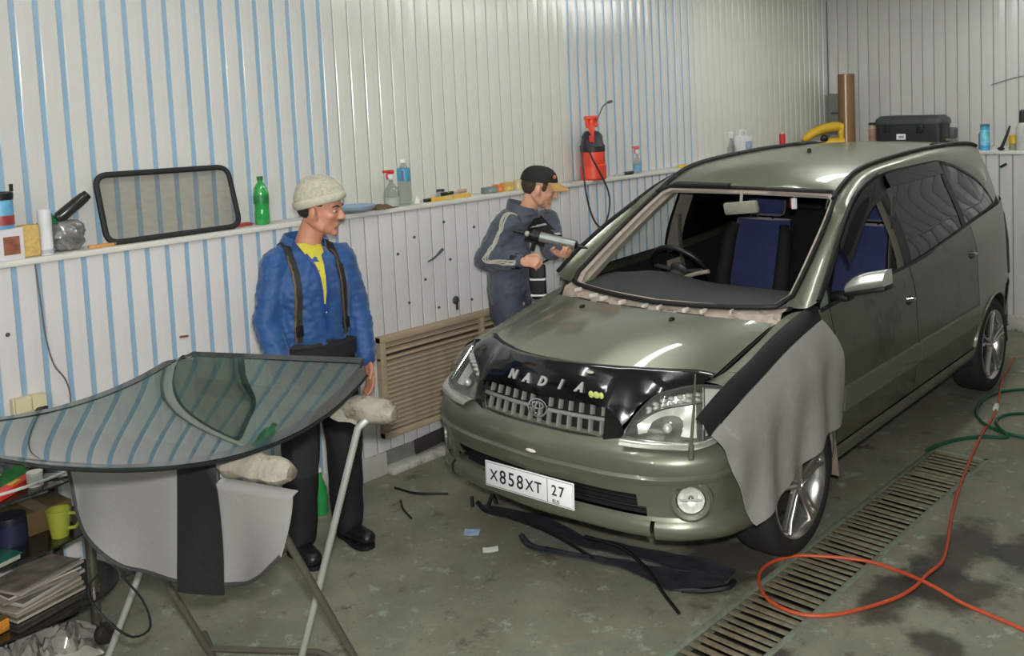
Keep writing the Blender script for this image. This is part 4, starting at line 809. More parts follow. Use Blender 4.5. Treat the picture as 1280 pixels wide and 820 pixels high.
# magazines on the bottom shelf
random.seed(11)
MAGC = [(172, 160, 146), (150, 140, 128), (186, 176, 162), (140, 128, 118), (170, 164, 156), (128, 120, 114), (190, 180, 168), (156, 146, 140)]; z = .216
MAGL = ['bottom magazine of the stack on the lowest trolley shelf', 'magazine second from the bottom of the stack on the lowest trolley shelf', 'magazine third from the bottom of the stack on the lowest trolley shelf', 'magazine fourth from the bottom of the stack on the lowest trolley shelf', 'magazine fourth from the top of the stack on the lowest trolley shelf', 'magazine third from the top of the stack on the lowest trolley shelf', 'magazine second from the top of the stack on the lowest trolley shelf', 'top magazine of the stack on the lowest trolley shelf']
for i in range(8):
    th = random.uniform(.009, .017); a = random.uniform(-.16, .16) + .25; cx, cy = -1.125 + random.uniform(-.012, .012), -2.40 + random.uniform(-.015, .015)
    t = thing('magazine', 'dog-eared ' + MAGL[i], 'magazine', (cx, cy, z), a, 'magazines on the lowest trolley shelf'); mb = MB(); mb.box((0, 0, th / 2), (.20, .27, th * .8), bev=.0015); obj('pages', mb, mat('page_cream_%d' % i, MAGC[i], .8, var=.14, scale=60, vec_scale=(1, 1, 12)), t)
    mb = MB(); rows = [[V(x, y, th - .0005 + (.012 * ((x - .05) / .05) ** 2 if (i == 7 and x > .05) else 0)) for y in (-.135, 0, .135)] for x in np.linspace(-.10, .10, 7)]; mb.solid(np.array(rows), .0008); obj('cover', mb, mat('mag_cover_%d' % (i % 4), [(112, 104, 98), (150, 140, 130), (84, 80, 80), (140, 128, 116)][i % 4], .35, var=.4, scale=18), t); z += th + .0012
# things on the middle shelf
def tin(name, label, cat, c, r, h, m, m2, group=None, lid=None):
    t = thing(name, label, cat, c, 0, group); mb = MB(); mb.lathe([(.001, 0), (r, 0), (r, h * .97), (r * .98, h), (.001, h)], (0, 0, 0), 24); obj('body', mb, m, t)
    mb = MB(); mb.lathe([(r + .001, h * .2), (r + .001, h * .8)], (0, 0, 0), 24); obj('label', mb, m2, t)
    if lid: q = MB(); q.lathe([(r * 1.02, h * .93), (r * 1.03, h * 1.02), (.001, h * 1.04)], (0, 0, 0), 24); obj('lid', q, lid, t)
    return t
mg = thing('mug', 'yellow-green mug on the middle trolley shelf', 'mug', (-1.03, -2.325, .47)); mb = MB(); mb.lathe([(.001, .002), (.030, 0), (.037, .05), (.043, .105), (.040, .105), (.034, .05), (.028, .008), (.001, .008)], (0, 0, 0), 26); obj('body', mb, mat('mug_green', (146, 150, 56), .3, var=.05), mg)
mb = MB(); mb.tube(curve([V(.030, .026, .088), V(.050, .045, .086), V(.056, .052, .060), V(.045, .042, .034), V(.026, .023, .030)], 14), .0065, 8); obj('handle', mb, MATS['mug_green'], mg)
tin('tin', 'dark blue tin beside the yellow-green mug on the trolley', 'tin', (-1.06, -2.48, .47), .055, .13, mat('tin_navy', (20, 23, 38), .35), mat('tin_navy_label', (28, 33, 58), .4))
bk = thing('folder', 'dark green folder with pale pages on the middle trolley shelf', 'folder', (-1.00, -2.62, .47), .3); mb = MB(); mb.box((0, 0, .012), (.19, .22, .018), bev=.002); obj('pages', mb, mat('page_pale', (168, 166, 156), .8), bk); mb = MB(); mb.box((0, 0, .023), (.20, .23, .004), bev=.001); obj('cover', mb, mat('folder_green', (26, 84, 72), .4, var=.1), bk)
bx_ = thing('cardboard_box', 'low brown cardboard box behind the mug on the trolley', 'box', (-1.20, -2.36, .47), .1); mb = MB(); mb.box((0, 0, .045), (.16, .22, .09), bev=.003); obj('carton', mb, mat('carton_brown', (92, 74, 44), .8, var=.12), bx_); mb = MB(); mb.box((0, .0, .0905), (.16, .05, .001)); obj('tape', mb, mat('tape_tan', (120, 100, 66), .3), bx_)
ob = thing('sponge', 'orange sponge under the green folder, on the lowest trolley shelf', 'sponge', (-.985, -2.60, .216), .3); mb = MB(); mb.box((0, 0, .025), (.08, .12, .05), bev=.010); obj('foam', mb, mat('sponge_orange', (214, 140, 46), .9, bump=.5, bscale=120), ob); mb = MB(); mb.box((0, 0, .052), (.078, .118, .006), bev=.002); obj('scourer', mb, mat('scour_dark', (90, 70, 30), .95), ob)
# things on the top shelf
def cyl_tool(name, label, cat, p0, p1, r, m, mh, grp=None):
    p0 = np.array(p0, float); p1 = np.array(p1, float); t = thing(name, label, cat, tuple(p0), 0, grp); d = p1 - p0; mb = MB(); mb.tube([V(0, 0, 0), d * .45], [r, r * .9], 10); obj('handle', mb, mh, t); mb = MB(); mb.tube([d * .45, d * .96, d], [r * .45, r * .4, r * .2], 8); obj('shaft', mb, m, t); return t
M_STEEL = mat('tool_steel', (160, 160, 158), .3, metal=.9); M_REDP = mat('red_plastic', (206, 44, 36), .4); M_YEL = mat('yellow_plastic', (214, 172, 40), .4); M_GRN = mat('green_rag', (34, 104, 46), .9, var=.2)
lv = thing('spirit_level', 'red bar lying on the top trolley tray near its rail', 'level', (-1.00, -2.47, .706), .62); mb = MB(); mb.box((0, 0, .015), (.045, .20, .03), bev=.003); obj('bar', mb, M_REDP, lv); mb = MB(); mb.box((0, 0, .031), (.02, .05, .004)); obj('vial', mb, M_YEL, lv)
def rag(name, label, c, sz, m, seed, cat='rag'):
    random.seed(seed); ph = [random.uniform(0, 6) for _ in range(6)]; rows = []
    for i in range(15):
        row = []
        for j in range(15):
            u, v = i / 7 - 1, j / 7 - 1; rr = min(1, math.hypot(u, v)); row.append(V(u * sz[0] * (1 + .15 * math.sin(3 * v + ph[0])), v * sz[1] * (1 + .15 * math.sin(4 * u + ph[1])), sz[2] * max(.02, (1 - rr * .95) * (.65 + .35 * math.sin(5 * u + ph[2]) * math.sin(4 * v + ph[3])) + .12 * math.sin(11 * u + 7 * v + ph[4]) ** 2)))
        rows.append(row)
    mb = MB(); mb.solid(np.array(rows), .004); o = obj(name, mb, m, loc=c, smooth=70); tag(o, label, cat); return o
rag('rag', 'crumpled green rag on the top trolley tray', (-1.12, -2.43, .706), (.07, .06, .065), M_GRN, 2)
for i, (x, y, m, lab, r) in enumerate(((-1.10, -2.56, M_YEL, 'yellow lidded jar on the top trolley tray', .035), (-1.20, -2.34, mat('jar_brown', (84, 40, 34), .4), 'dark red jar at the far end of the top trolley tray', .04), (-.99, -2.405, mat('jar_white', (214, 212, 204), .4), 'small white pot on the top trolley tray beside the green rag', .026))):
    tin('jar', lab, 'jar', (x, y, .706), r, r * 2.0, m, mat('jar_label_%d' % i, [(190, 90, 40), (60, 30, 30), (190, 196, 190)][i], .5), lid=m)
for i, (x, y, a) in enumerate(((-1.0, -2.31, .9), (-1.18, -2.50, 1.3))):
    t = thing('putty_knife', ['pale scraper lying at the far rail of the top trolley tray', 'pale scraper lying on the wall side of the top trolley tray'][i], 'scraper', (x, y, .707), a); mb = MB(); mb.box((.05, 0, .008), (.10, .022, .016), bev=.005); obj('handle', mb, mat('handle_white', (216, 214, 208), .4), t); mb = MB(); mb.prism([(0, -.012), (0, .012), (-.07, .028), (-.07, -.028)], .006, .008); obj('blade', mb, M_STEEL, t)
# crumpled plastic sheet on the floor
random.seed(5); ph = [random.uniform(0, 6.28) for _ in range(12)]; rows = []
for i in range(46):
    row = []
    for j in range(34):
        u, v = i / 22.5 - 1, j / 16.5 - 1; e = max(0, 1 - (u * u + v * v) * .8); f = abs(math.sin(7 * u + 3 * v + ph[0])) * .5 + abs(math.sin(5 * v - 9 * u + ph[1])) * .4 + abs(math.sin(15 * u + 11 * v + ph[2])) * .25 + abs(math.sin(21 * v - 13 * u + ph[3])) * .18
        row.append(V(u * .22 + .02 * math.sin(9 * v + ph[4]), v * .24 + .02 * math.sin(8 * u + ph[5]), .004 + .125 * e * f))
    rows.append(row)
mb = MB(); mb.grid(rows); o = obj('plastic_sheet', mb, mat('film_grey', (150, 144, 136), .18, var=.2, scale=14, coat=.3), loc=(-1.06, -2.46, 0.0), rot=(0, 0, .5), smooth=25); tag(o, 'crumpled clear plastic sheeting on the floor under the trolley', 'sheeting')
# ================================================================ WALL FITTINGS
sk = thing('socket_box', 'cream double power socket on the lower blue-striped wall', 'socket', (XL, -2.262, .815)); M_SOCK = mat('socket_cream', (206, 196, 160), .4, var=.06)
mb = MB(); mb.box((.022, 0, .058), (.044, .125, .095), bev=.006); obj('box', mb, M_SOCK, sk)
for s in (-1, 1):
    mb = MB(); mb.prism([(-.052 / 2, 0), (.052 / 2, 0), (.052 / 2, .052), (-.052 / 2, .060)], 0, .016, M=basis(V(0, 1, 0), V(0, 0, 1), V(1, 0, 0)), c=V(.043, s * .031, .050)); f = obj('flap', mb, M_SOCK, sk)
mb = MB(); mb.box((.055, .036, .036), (.036, .044, .042), bev=.006); obj('plug', mb, M_BLK, sk); mb = MB(); mb.box((.074, .036, .040), (.003, .018, .014)); obj('plug_label', mb, mat('plug_white', (230, 230, 230), .4), sk)
mb = MB(); mb.tube(curve([V(0, -2.187, SH - .03), V(.004, -2.18, 1.30), V(.006, -2.172, 1.14), V(.006, -2.150, 1.02), V(.008, -2.113, .95), V(.010, -2.100, .88), V(.012, -2.11, .78), V(.01, -2.12, .70)], 40), .0032, 6); o = obj('cable', mb, mat('cable_grey', (96, 92, 88), .5), loc=(XL + .004, 0, 0)); tag(o, 'thin grey cable hanging down the lower blue-striped wall from the shelf', 'cable')
# louvred grille
vy0, vy1, vz0, vz1 = -.545, .36, .21, .785; vg = thing('vent_grille', 'large cream wooden louvred grille on the lower wall behind the car nose', 'vent', (XL, (vy0 + vy1) / 2, vz0)); hw, hh = (vy1 - vy0) / 2, vz1 - vz0; M_VENT = mat('vent_cream', (172, 152, 128), .55, var=.1, scale=8, vec_scale=(1, 1, 6)); M_SL = mat('vent_slat', (160, 142, 120), .55, var=.12)
mb = MB(); mb.box((.006, 0, hh / 2), (.004, 2 * hw - .02, hh - .02)); obj('back_board', mb, mat('vent_back_brown', (58, 46, 38), .9), vg)  # plain dark brown board closes the grille behind its slats
for y in (-hw + .018, hw - .018): mb = MB(); mb.box((.024, y, hh / 2), (.046, .036, hh), bev=.003); obj('stile', mb, M_VENT, vg)
mb = MB(); mb.box((.025, .30, hh - .09), (.040, .024, .16), bev=.003); obj('mullion', mb, M_VENT, vg)
for z in (.018, hh - .018, hh - .128): mb = MB(); mb.box((.025, 0, z), (.048 if abs(z - (hh - .128)) > .01 else .036, 2 * hw, .034 if z != hh - .128 else .016), bev=.003); obj('rail', mb, M_VENT, vg)
sm = None; zs = [hh - .055, hh - .09] + list(np.linspace(hh - .160, .055, 15))
for z in zs:
    if sm is None: mb = MB(); mb.box((0, 0, 0), (.032, 2 * hw - .06, .0055), rot=roty(.75), bev=.0015); o = obj('slat', mb, M_SL, vg, loc=(.026, 0, z)); sm = o.data
    else: obj('slat', None, None, vg, share=sm, loc=(.026, 0, z))
# hooks, screw heads and scuffs on the lower wall
random.seed(21); WM = [(-1.594, 1.02, 'rust'), (-2.308, 1.184, 'dot'), (.014, 1.132, 'dot'), (-.177, 1.044, 'dot'), (.04, .881, 'big'), (.165, .862, 'dot'), (-.09, .862, 'dot'), (-.30, .93, 'dot'), (-.36, 1.22, 'dot'), (-.24, 1.30, 'dot'), (.21, 1.30, 'dot'), (-.02, 1.36, 'dot')]
WLAB = ['rusty metal clip on the lower wall, behind the far edge of the loose windscreen', 'dark screw head on the lower wall, above the socket', 'dark screw head on the lower wall, behind the boy with the black cap', 'dark screw head halfway between vent and shelf, left of the other two', 'large grimy wall plug on the lower wall, just above the vent', 'dark screw head just above the vent, right of the big wall plug', 'blue-grey screw head just above the vent, left of the big wall plug', 'small screw head on the lower wall between the man and the vent', 'small screw head on the lower wall right of the man, at shoulder height', 'small screw head under the spray bottle on the shelf', 'small screw head beside the sleeve of the boy, under the shelf', 'small screw head on the lower wall directly beneath the yellow level']
for k, (y, z, kd) in enumerate(WM):
    mb = MB()
    if kd == 'rust': mb.box((.004, 0, 0), (.006, .042, .010), rot=rotx(-.1), bev=.002)
    elif kd == 'big': mb.lathe([(.001, .014), (.016, .012), (.024, .004), (.026, 0)], (0, 0, 0), 12, axis=(1, 0, 0)); mb.box((.003, .006, -.035), (.004, .018, .05))
    else: mb.lathe([(.001, .008), (.007, .006), (.009, 0)], (0, 0, 0), 10, axis=(1, 0, 0))
    tag(obj('screw_head' if kd == 'dot' else ('wall_clip' if kd == 'rust' else 'wall_plug'), mb, mat('rust_red', (120, 60, 52), .7) if kd == 'rust' else mat('screw_dark', (62, 58, 60), .6), loc=(XL + .0005, y, z)), WLAB[k], 'screw' if kd != 'rust' else 'clip')
mb = MB(); mb.tube(curve([V(.006, -.155, 1.145), V(.007, -.11, 1.16), V(.008, -.07, 1.185), V(.012, -.045, 1.205)], 10), [.004, .004, .005, .006, .006, .006, .007, .008, .009, .009], 6); tag(obj('wall_hook', mb, mat('hook_dark', (70, 68, 70), .6), loc=(XL, 0, 0)), 'bent dark wire hook on the lower wall between the two men', 'hook')
mb = MB(); mb.tube(curve([V(0, 0, 0), V(.10, 0, .030), V(.20, -.002, .055), V(.42, 0, .09)], 16), .0045, 6); tag(obj('cable', mb, mat('wire_grey', (120, 120, 120), .6), loc=(-.04, YBU - .006, 2.03)), 'thin grey wire running up the back wall at the right edge', 'cable')
mb = MB(); mb.box((0, 0, 0), (.06, .012, .022), rot=roty(-.5), bev=.004); tag(obj('door_hook', mb, M_BLK, loc=(.262, YBL - .008, 1.369)), 'small black hook on the lower back wall right of the car', 'hook')
mb = MB(); mb.box((0, 0, .20), (.23, .09, .40), bev=.008); gb = tag(obj('fuse_box', mb, mat('fusebox_grey', (128, 132, 124), .5, var=.08), loc=(XU + .16, YBU - .05, 1.60), rot=(0, 0, 0)), 'grey fuse box in the corner behind the yellow power tool', 'fuse box')
mb = MB(); mb.box((.02, -.05, .21), (.20, .02, .016), bev=.004); obj('latch', mb, mat('latch_dark', (70, 72, 72), .5), gb)
# ================================================================ FLOOR: grate, hoses, seal strips
dg_ = thing('drain_grate', 'long rusty slatted drain grate let into the floor beside the car', 'grate', ((GX0 + GX1) / 2, 0, 0)); gw = GX1 - GX0; M_IRON = mat('grate_iron', (126, 116, 94), .7, metal=.25, var=.25, scale=30, dirt=((122, 136, 116), 16, .55)); M_ANG = mat('grate_edge', (128, 134, 118), .65, metal=.2, var=.2, scale=18, dirt=((124, 142, 126), 9, .52))
for s in (-1, 1):
    mb = MB(); mb.box((s * (gw / 2 - .010), (GY0 + GY1) / 2, -.004), (.028, GY1 - GY0, .012), bev=.003); mb.box((s * (gw / 2 - .004), (GY0 + GY1) / 2, -.03), (.006, GY1 - GY0, .05)); obj('edge_angle', mb, M_ANG, dg_)
mb = MB(); mb.box((0, GY1 - .01, -.004), (gw, .026, .012), bev=.003); obj('end_angle', mb, M_ANG, dg_)
random.seed(8); n = int((GY1 - GY0 - .03) / .046); sms = []
for k in range(4):
    mb = MB(); mb.box((0, 0, 0), (gw - .05, .021 + .002 * k, .006), bev=.002); o = obj('bar', mb, M_IRON); sms.append(o.data); bpy.data.objects.remove(o)
for i in range(n):
    obj('bar', None, None, dg_, share=sms[i % 4], loc=(random.uniform(-.004, .004), GY1 - .045 - i * .046 + random.uniform(-.004, .004), -.004 + random.uniform(-.004, .002)), rot=(random.uniform(-.12, .12), random.uniform(-.01, .01), random.uniform(-.03, .03)))
def hose(name, label, pts, r, m, n=120, closed=False):
    P = curve(pts, n); mb = MB(); mb.tube(P, r, 8); return tag(obj(name, mb, m), label, 'hose')
M_ORH = mat('hose_orange', (190, 78, 46), .5, var=.1, scale=30); M_GRH = mat('hose_green', (22, 84, 58), .4, var=.1)
H = [(.60, 3.6), (.655, 3.30), (.72, 2.95), (.82, 2.6), (.90, 2.271), (.97, 1.823), (1.121, 1.108), (1.23, .70), (1.297, .489), (1.345, .30), (1.337, .166), (1.335, .02), (1.30, -.12), (1.187, -.33), (1.10, -.41), (1.012, -.43), (.91, -.405), (.828, -.336), (.77, -.24), (.763, -.133), (.82, -.02), (.919, .045), (1.02, .095), (1.107, .122), (1.22, .118), (1.337, .084), (1.43, .055), (1.522, .03), (1.65, .005), (1.781, -.02), (2.1, -.1)]
oh = hose('air_hose', 'orange air hose looped on the floor beside the grate', [(x, y, .0085 + (.010 if 25 <= i <= 26 else 0)) for i, (x, y) in enumerate(H)], .0075, M_ORH, 220)
mb = MB(); mb.tube([(.862, 2.43, .014), (.878, 2.36, .014)], .017, 10); obj('coupling', mb, mat('coupling_white', (222, 220, 212), .4), oh)
hose('air_hose', 'dark green hose coiled on the floor by the rear wheel', [(1.30, 2.62, .011), (1.10, 2.86, .011), (.93, 2.88, .011), (.80, 2.75, .011), (.755, 2.55, .011), (.79, 2.27, .011), (.90, 2.08, .011), (1.05, 1.99, .011), (1.25, 1.99, .011), (1.5, 2.1, .011)], .010, M_GRH, 90)
hose('air_hose', 'dark green hose end trailing to the far end of the grate', [(1.55, 2.20, .010), (1.30, 2.32, .010), (1.08, 2.40, .010), (.96, 2.30, .010), (.95, 2.16, .010), (1.02, 2.0, .030), (1.09, 1.93, .010), (.98, 1.86, .010), (.88, 1.74, .010), (.815, 1.563, .010), (.803, 1.46, .012)], .010, M_GRH, 90)
# strip of black rubber seal and trim
M_SEAL = mat('seal_black', (52, 53, 57), .45, var=.2, scale=14, bump=.3)
def ribbon(pts, w, th, name, m, tw=None):
    P = curve(pts, 40); ws = np.interp(np.linspace(0, 1, 40), np.linspace(0, 1, len(w)), w); rows = []; D = np.gradient(P, axis=0)
    for i in range(40):
        d = D[i] / (np.linalg.norm(D[i]) + 1e-9); nrm = V(-d[1], d[0], 0); t = tw[i] if tw is not None else .15 * math.sin(i * .5)
        rows.append([P[i] + nrm * ws[i] * q * math.cos(t) + V(0, 0, abs(ws[i] * q) * math.sin(abs(t)) + .006 * math.cos(q * 9)) for q in (-.5, -.25, 0, .25, .5)])
    mb = MB(); mb.solid(np.array(rows), th); return mb
sp = thing('rubber_trim', 'twisted black rubber trim strips lying on the floor under the car nose', 'trim strip', (0, -.6, 0)); SO = V(0, -.6, 0)
def L(pts): return [V(x, y, z) - SO for x, y, z in pts]
obj('strip', ribbon(L([(-.68, -.52, .02), (-.55, -.50, .015), (-.36, -.47, .02), (-.2, -.47, .012), (0, -.50, .02), (.2, -.47, .03), (.45, -.40, .02), (.70, -.36, .02)]), [.05, .09, .10, .07, .10, .09, .14, .10], .005, 's', M_SEAL), M_SEAL, sp, smooth=60)
obj('strip', ribbon(L([(-.30, -.62, .02), (-.20, -.66, .01), (-.08, -.64, .012), (.10, -.60, .02), (.30, -.55, .02), (.52, -.53, .02), (.72, -.45, .03)]), [.03, .05, .04, .06, .09, .19, .10], .005, 's', M_SEAL), M_SEAL, sp, smooth=60)
obj('lip', ribbon(L([(-.69, -.545, .05), (-.60, -.57, .035), (-.45, -.54, .03), (-.2, -.54, .03), (-.02, -.57, .03), (.14, -.60, .025)]), [.025, .02, .02, .02, .015, .01], .006, 's', M_SEAL), mat('seal_dark', (20, 20, 21), .5), sp, smooth=60)
mb = MB(); mb.tube(curve(L([(0, -.50, .05), (.22, -.50, .06), (.40, -.55, .04), (.56, -.64, .02), (.68, -.70, .006)]), 24), .008, 6); obj('cord', mb, MATS['seal_dark'], sp)
mb = MB(); mb.tube(curve(L([(.60, -.57, .02), (.70, -.52, .03), (.76, -.46, .04), (.74, -.40, .03)]), 14), .016, 6, flat=(1, .6)); obj('edge_bead', mb, MATS['seal_dark'], sp)
mb = MB(); mb.tube(curve(L([(-.66, -.50, .03), (-.645, -.485, .075), (-.63, -.47, .03)]), 8), .010, 6); mb.tube(curve(L([(-.72, -.555, .02), (-.735, -.545, .07)]), 5), .010, 6); obj('tab', mb, MATS['seal_dark'], sp)
for nm, lab, c, s, m, a in (('paper_scrap', 'small blue and white paper scrap on the floor left of the rubber trim', (-.531, -.726, .002), (.075, .045), mat('scrap_blue', (150, 170, 200), .7, var=.3, scale=40), .6), ('paper_scrap', 'small white paper scrap on the floor nearer the camera than the blue one', (-.327, -.79, .002), (.07, .03), mat('scrap_white', (206, 204, 196), .7), .9)):
    mb = MB(); mb.solid(np.array([[V(u * s[0], v * s[1], .004 + .010 * (u * u) + .008 * math.sin(5 * v)) for v in (-.5, 0, .5)] for u in (-.5, -.2, .1, .5)]), .001); tag(obj(nm, mb, m, loc=c, rot=(0, 0, a)), lab, 'paper')
mb = MB(); mb.tube(curve([V(0, 0, .005), V(.10, -.06, .008), V(.22, -.10, .005)], 12), .005, 6); tag(obj('wire_rod', mb, M_RUB, loc=(-1.12, -.70, 0), rot=(0, 0, .0)), 'thin black rod on the floor behind the boot of the man', 'rod')
mb = MB(); mb.tube(curve([V(0, 0, .005), V(.16, .02, .008), V(.30, .12, .005)], 12), .006, 6); tag(obj('wire_rod', mb, M_RUB, loc=(-1.28, -.62, 0)), 'thin black rod on the floor close to the wall kerb', 'rod')
M_GB = glassy('bottle_green', (40, 150, 70), trans=.7, ior=1.5)
# fragments under the vent: loose board and reddish brick
mb = MB(); mb.box((0, 0, 0), (.014, .36, .085), rot=rotx(.05) @ rotz(.04), bev=.003); tag(obj('board_offcut', mb, mat('offcut_dark', (52, 44, 42), .8, var=.2), loc=(XL + .012, -.15, .105)), 'dark board offcut wedged along the kerb under the vent', 'board')
mb = MB(); mb.box((0, 0, .045), (.07, .12, .09), bev=.006); tag(obj('brick', mb, mat('brick_red', (96, 48, 42), .85, var=.2, scale=20, bump=.4), loc=(XL + .06, .10, .04)), 'reddish brick on the kerb between the vent and the car nose', 'brick')
# ================================================================ SHELF, LEFT WALL  (top SH)
SX = -1.565
def lath(parent, name, prof, m, c=(0, 0, 0), n=24, sx=1, sy=1): mb = MB(); mb.lathe(prof, c, n, sx=sx, sy=sy); return obj(name, mb, m, parent, smooth=35)
t = thing('carton', 'small white carton with a brown picture at the left end of the shelf', 'box', (SX + .03, -2.283, SH)); mb = MB(); mb.box((0, 0, .065), (.08, .13, .13), bev=.002); obj('box', mb, mat('carton_white', (206, 200, 204), .5, var=.05), t); mb = MB(); mb.box((.0405, .02, .06), (.001, .06, .075)); obj('picture', mb, mat('picture_brown', (140, 84, 60), .5, var=.5, scale=20), t)
t = thing('tin', 'blue and red tin with a ragged black rim standing on the white carton', 'tin', (SX + .03, -2.283, SH + .1305)); lath(t, 'body', [(.001, 0), (.046, 0), (.048, .01), (.048, .125), (.046, .13)], mat('tin_blue', (96, 160, 196), .4, var=.25, scale=12)); lath(t, 'band', [(.0487, .015), (.0487, .055)], mat('tin_red', (150, 60, 56), .4, var=.3, scale=16)); mb = MB(); mb.lathe([(.050, .118), (.052, .145), (.040, .150), (.03, .148)], (0, 0, 0), 20); mb.box((0, .047, .165), (.012, .012, .03)); obj('rim', mb, M_BLK, t)
t = thing('sponge', 'yellow sponge standing on the shelf between carton and white tube', 'sponge', (SX + .03, -2.187, SH)); mb = MB(); mb.box((0, 0, .068), (.05, .074, .135), bev=.012); obj('foam', mb, mat('sponge_yellow', (204, 170, 104), .95, var=.15, scale=40, bump=.8, bscale=90), t); mb = MB(); mb.box((-.0255, 0, .068), (.006, .07, .13), bev=.002); obj('backing', mb, mat('sponge_back', (176, 140, 80), .9), t)
t = thing('sealant_tube', 'plain white sealant cartridge standing on the shelf beside the sponge', 'tube', (SX + .03, -2.122, SH)); lath(t, 'body', [(.001, 0), (.025, 0), (.026, .004), (.026, .19), (.022, .194), (.001, .195)], mat('tube_white', (214, 214, 216), .35)); lath(t, 'band', [(.0265, .004), (.0265, .022)], mat('tube_band_grey', (170, 172, 178), .4), (0, 0, 0))  # grey band runs round the foot of the white cartridge
mb = MB(); rows = []
for i in range(17):
    a = -PI / 2 + PI * i / 16; a = max(-1.56, min(1.56, a)); rows.append([V(.050 * math.cos(a) ** .6 * math.cos(b) * (1 + .14 * math.sin(5 * b + 3 * a) + .08 * math.sin(9 * b - 7 * a)), .064 * math.cos(a) ** .6 * math.sin(b) * (1 + .14 * math.sin(4 * b + 5 * a) + .08 * math.sin(11 * b + 6 * a)), .066 + .066 * math.sin(a) + .008 * math.cos(a) * math.sin(6 * b)) for b in np.linspace(0, 2 * PI, 31)[:-1]])
mb.grid(rows, closev=True); tag(obj('plastic_bag', mb, mat('bag_grey', (120, 118, 114), .25, var=.5, scale=30, coat=.3), loc=(SX + .01, -2.028, SH + .004)), 'crumpled bag of oddments on the shelf, under the dark bottle', 'bag')
rag('rag', 'green cloth poking out beside the dark bottle on the shelf', (SX - .01, -2.085, SH + .118), (.03, .04, .06), mat('cloth_green', (40, 120, 70), .9, var=.2), 6)
t = thing('bottle', 'dark bottle lying aslant on the bag on the shelf', 'bottle', (SX + .02, -2.07, SH + .142)); d = V(.0, .115, .085); mb = MB(); mb.tube([V(0, 0, 0), d * .1, d * .75, d * .95, d], [.018, .026, .026, .024, .024], 16); obj('body', mb, mat('bottle_dark', (40, 42, 38), .25, var=.3), t); mb = MB(); mb.tube([d * .98, d * 1.12], [.022, .020], 14); obj('cap', mb, M_BLK, t)
t = thing('wood_strip', 'short orange wooden stick on the shelf before the framed pane', 'stick', (SX + .05, -1.91, SH)); mb = MB(); mb.box((0, 0, .008), (.016, .11, .014), bev=.002); obj('stick', mb, mat('wood_orange', (196, 140, 74), .6, var=.15, vec_scale=(8, 1, 8)), t); mb = MB(); mb.box((0, .054, .008), (.0165, .01, .0145)); obj('tip', mb, mat('wood_dark_tip', (120, 90, 60), .7), t)
# framed pane leaning on the wall
fw = thing('framed_pane', 'black rubber framed van window leaning on the shelf against the wall', 'window pane', (-1.53, -1.575, SH)); FO = V(-1.53, -1.575, SH)
cor = [V(-1.602, -1.885, 1.797), V(-1.602, -1.267, 1.787), V(-1.520, -1.262, SH + .012), V(-1.520, -1.883, SH + .012)]; lp = []
for i in range(4):
    a, b, c = cor[i - 1], cor[i], cor[(i + 1) % 4]; r = .055
    p0 = b + (a - b) / np.linalg.norm(a - b) * r; p1 = b + (c - b) / np.linalg.norm(c - b) * r
    for t_ in np.linspace(0, 1, 7): lp.append((p0 * (1 - t_) ** 2 + 2 * b * t_ * (1 - t_) + p1 * t_ * t_) - FO)
mb = MB(); mb.tube(lp, .0135, 8, closed=True, flat=(1.0, .8)); obj('rubber_frame', mb, M_RUB, fw)
mb = MB(); mb.add([p + V(.0, 0, 0) for p in lp] + [sum(lp) / len(lp)], [(i, (i + 1) % len(lp), len(lp)) for i in range(len(lp))]); obj('pane', mb, glassy('pane_dusty', (238, 236, 230), trans=.99, rough=.06, ior=1.5, dust=.30, dscale=14), fw)
# stickers, dirt smear in the pane
mb = MB(); mb.box((SX - .02, -1.215, SH + .008), (.05, .08, .014), bev=.003); tag(obj('tool_case', mb, mat('case_red', (164, 50, 46), .5)), 'flat dark red case on the shelf right of the framed pane', 'case')
t = thing('bottle', 'green plastic bottle standing on the shelf right of the framed pane', 'bottle', (SX + .02, -1.13, SH)); lath(t, 'body', [(.001, .004), (.030, 0), (.037, .010), (.037, .06), (.034, .075), (.034, .095), (.037, .108), (.037, .160), (.032, .185), (.018, .208), (.0125, .215), (.0125, .228)], mat('pet_green', (46, 150, 72), .15, var=.15, coat=.5)); lath(t, 'cap', [(.015, .225), (.015, .243), (.001, .244)], mat('cap_green', (20, 96, 44), .4)); lath(t, 'label', [(.0375, .108), (.0375, .150)], mat('label_green', (36, 122, 62), .4, var=.3))
t = thing('dish', 'blue-grey shallow dish on the shelf behind the head of the man', 'dish', (SX + .045, -.60, SH)); lath(t, 'bowl', [(.001, .004), (.06, .002), (.105, .022), (.112, .036), (.108, .038), (.09, .022), (.001, .012)], mat('dish_blue', (140, 160, 178), .35), n=32); lath(t, 'foot', [(.055, 0), (.06, .004)], mat('dish_foot', (100, 112, 124), .4))
rag('rag', 'brown dirty rag on the shelf edge beside the blue-grey dish', (SX + .05, -.435, SH), (.05, .065, .035), mat('rag_brown', (104, 84, 62), .9, var=.4, scale=30), 9)
def trigger(t, z, m, mn, sc=1.0):
    lath(t, 'neck', [(.011, z), (.011, z + .03)], mn); mb = MB(); mb.box((0, .004, z + .043), (.022, .030, .024), bev=.005); mb.box((0, -.022, z + .048), (.016, .038, .014), bev=.004); h = obj('spray_head', mb, m, t)
    mb = MB(); mb.tube(curve([V(0, -.020, z + .040), V(0, -.028, z + .022), V(0, -.022, z + .002)], 8), .005, 6); obj('trigger', mb, m, h); mb = MB(); mb.tube([V(0, -.04, z + .048), V(0, -.052, z + .049)], .007, 8); obj('nozzle', mb, m, h)
M_PET = glassy('pet_clear', (240, 244, 243), trans=.95, ior=1.45); M_REDT = mat('trigger_red', (200, 40, 48), .4)
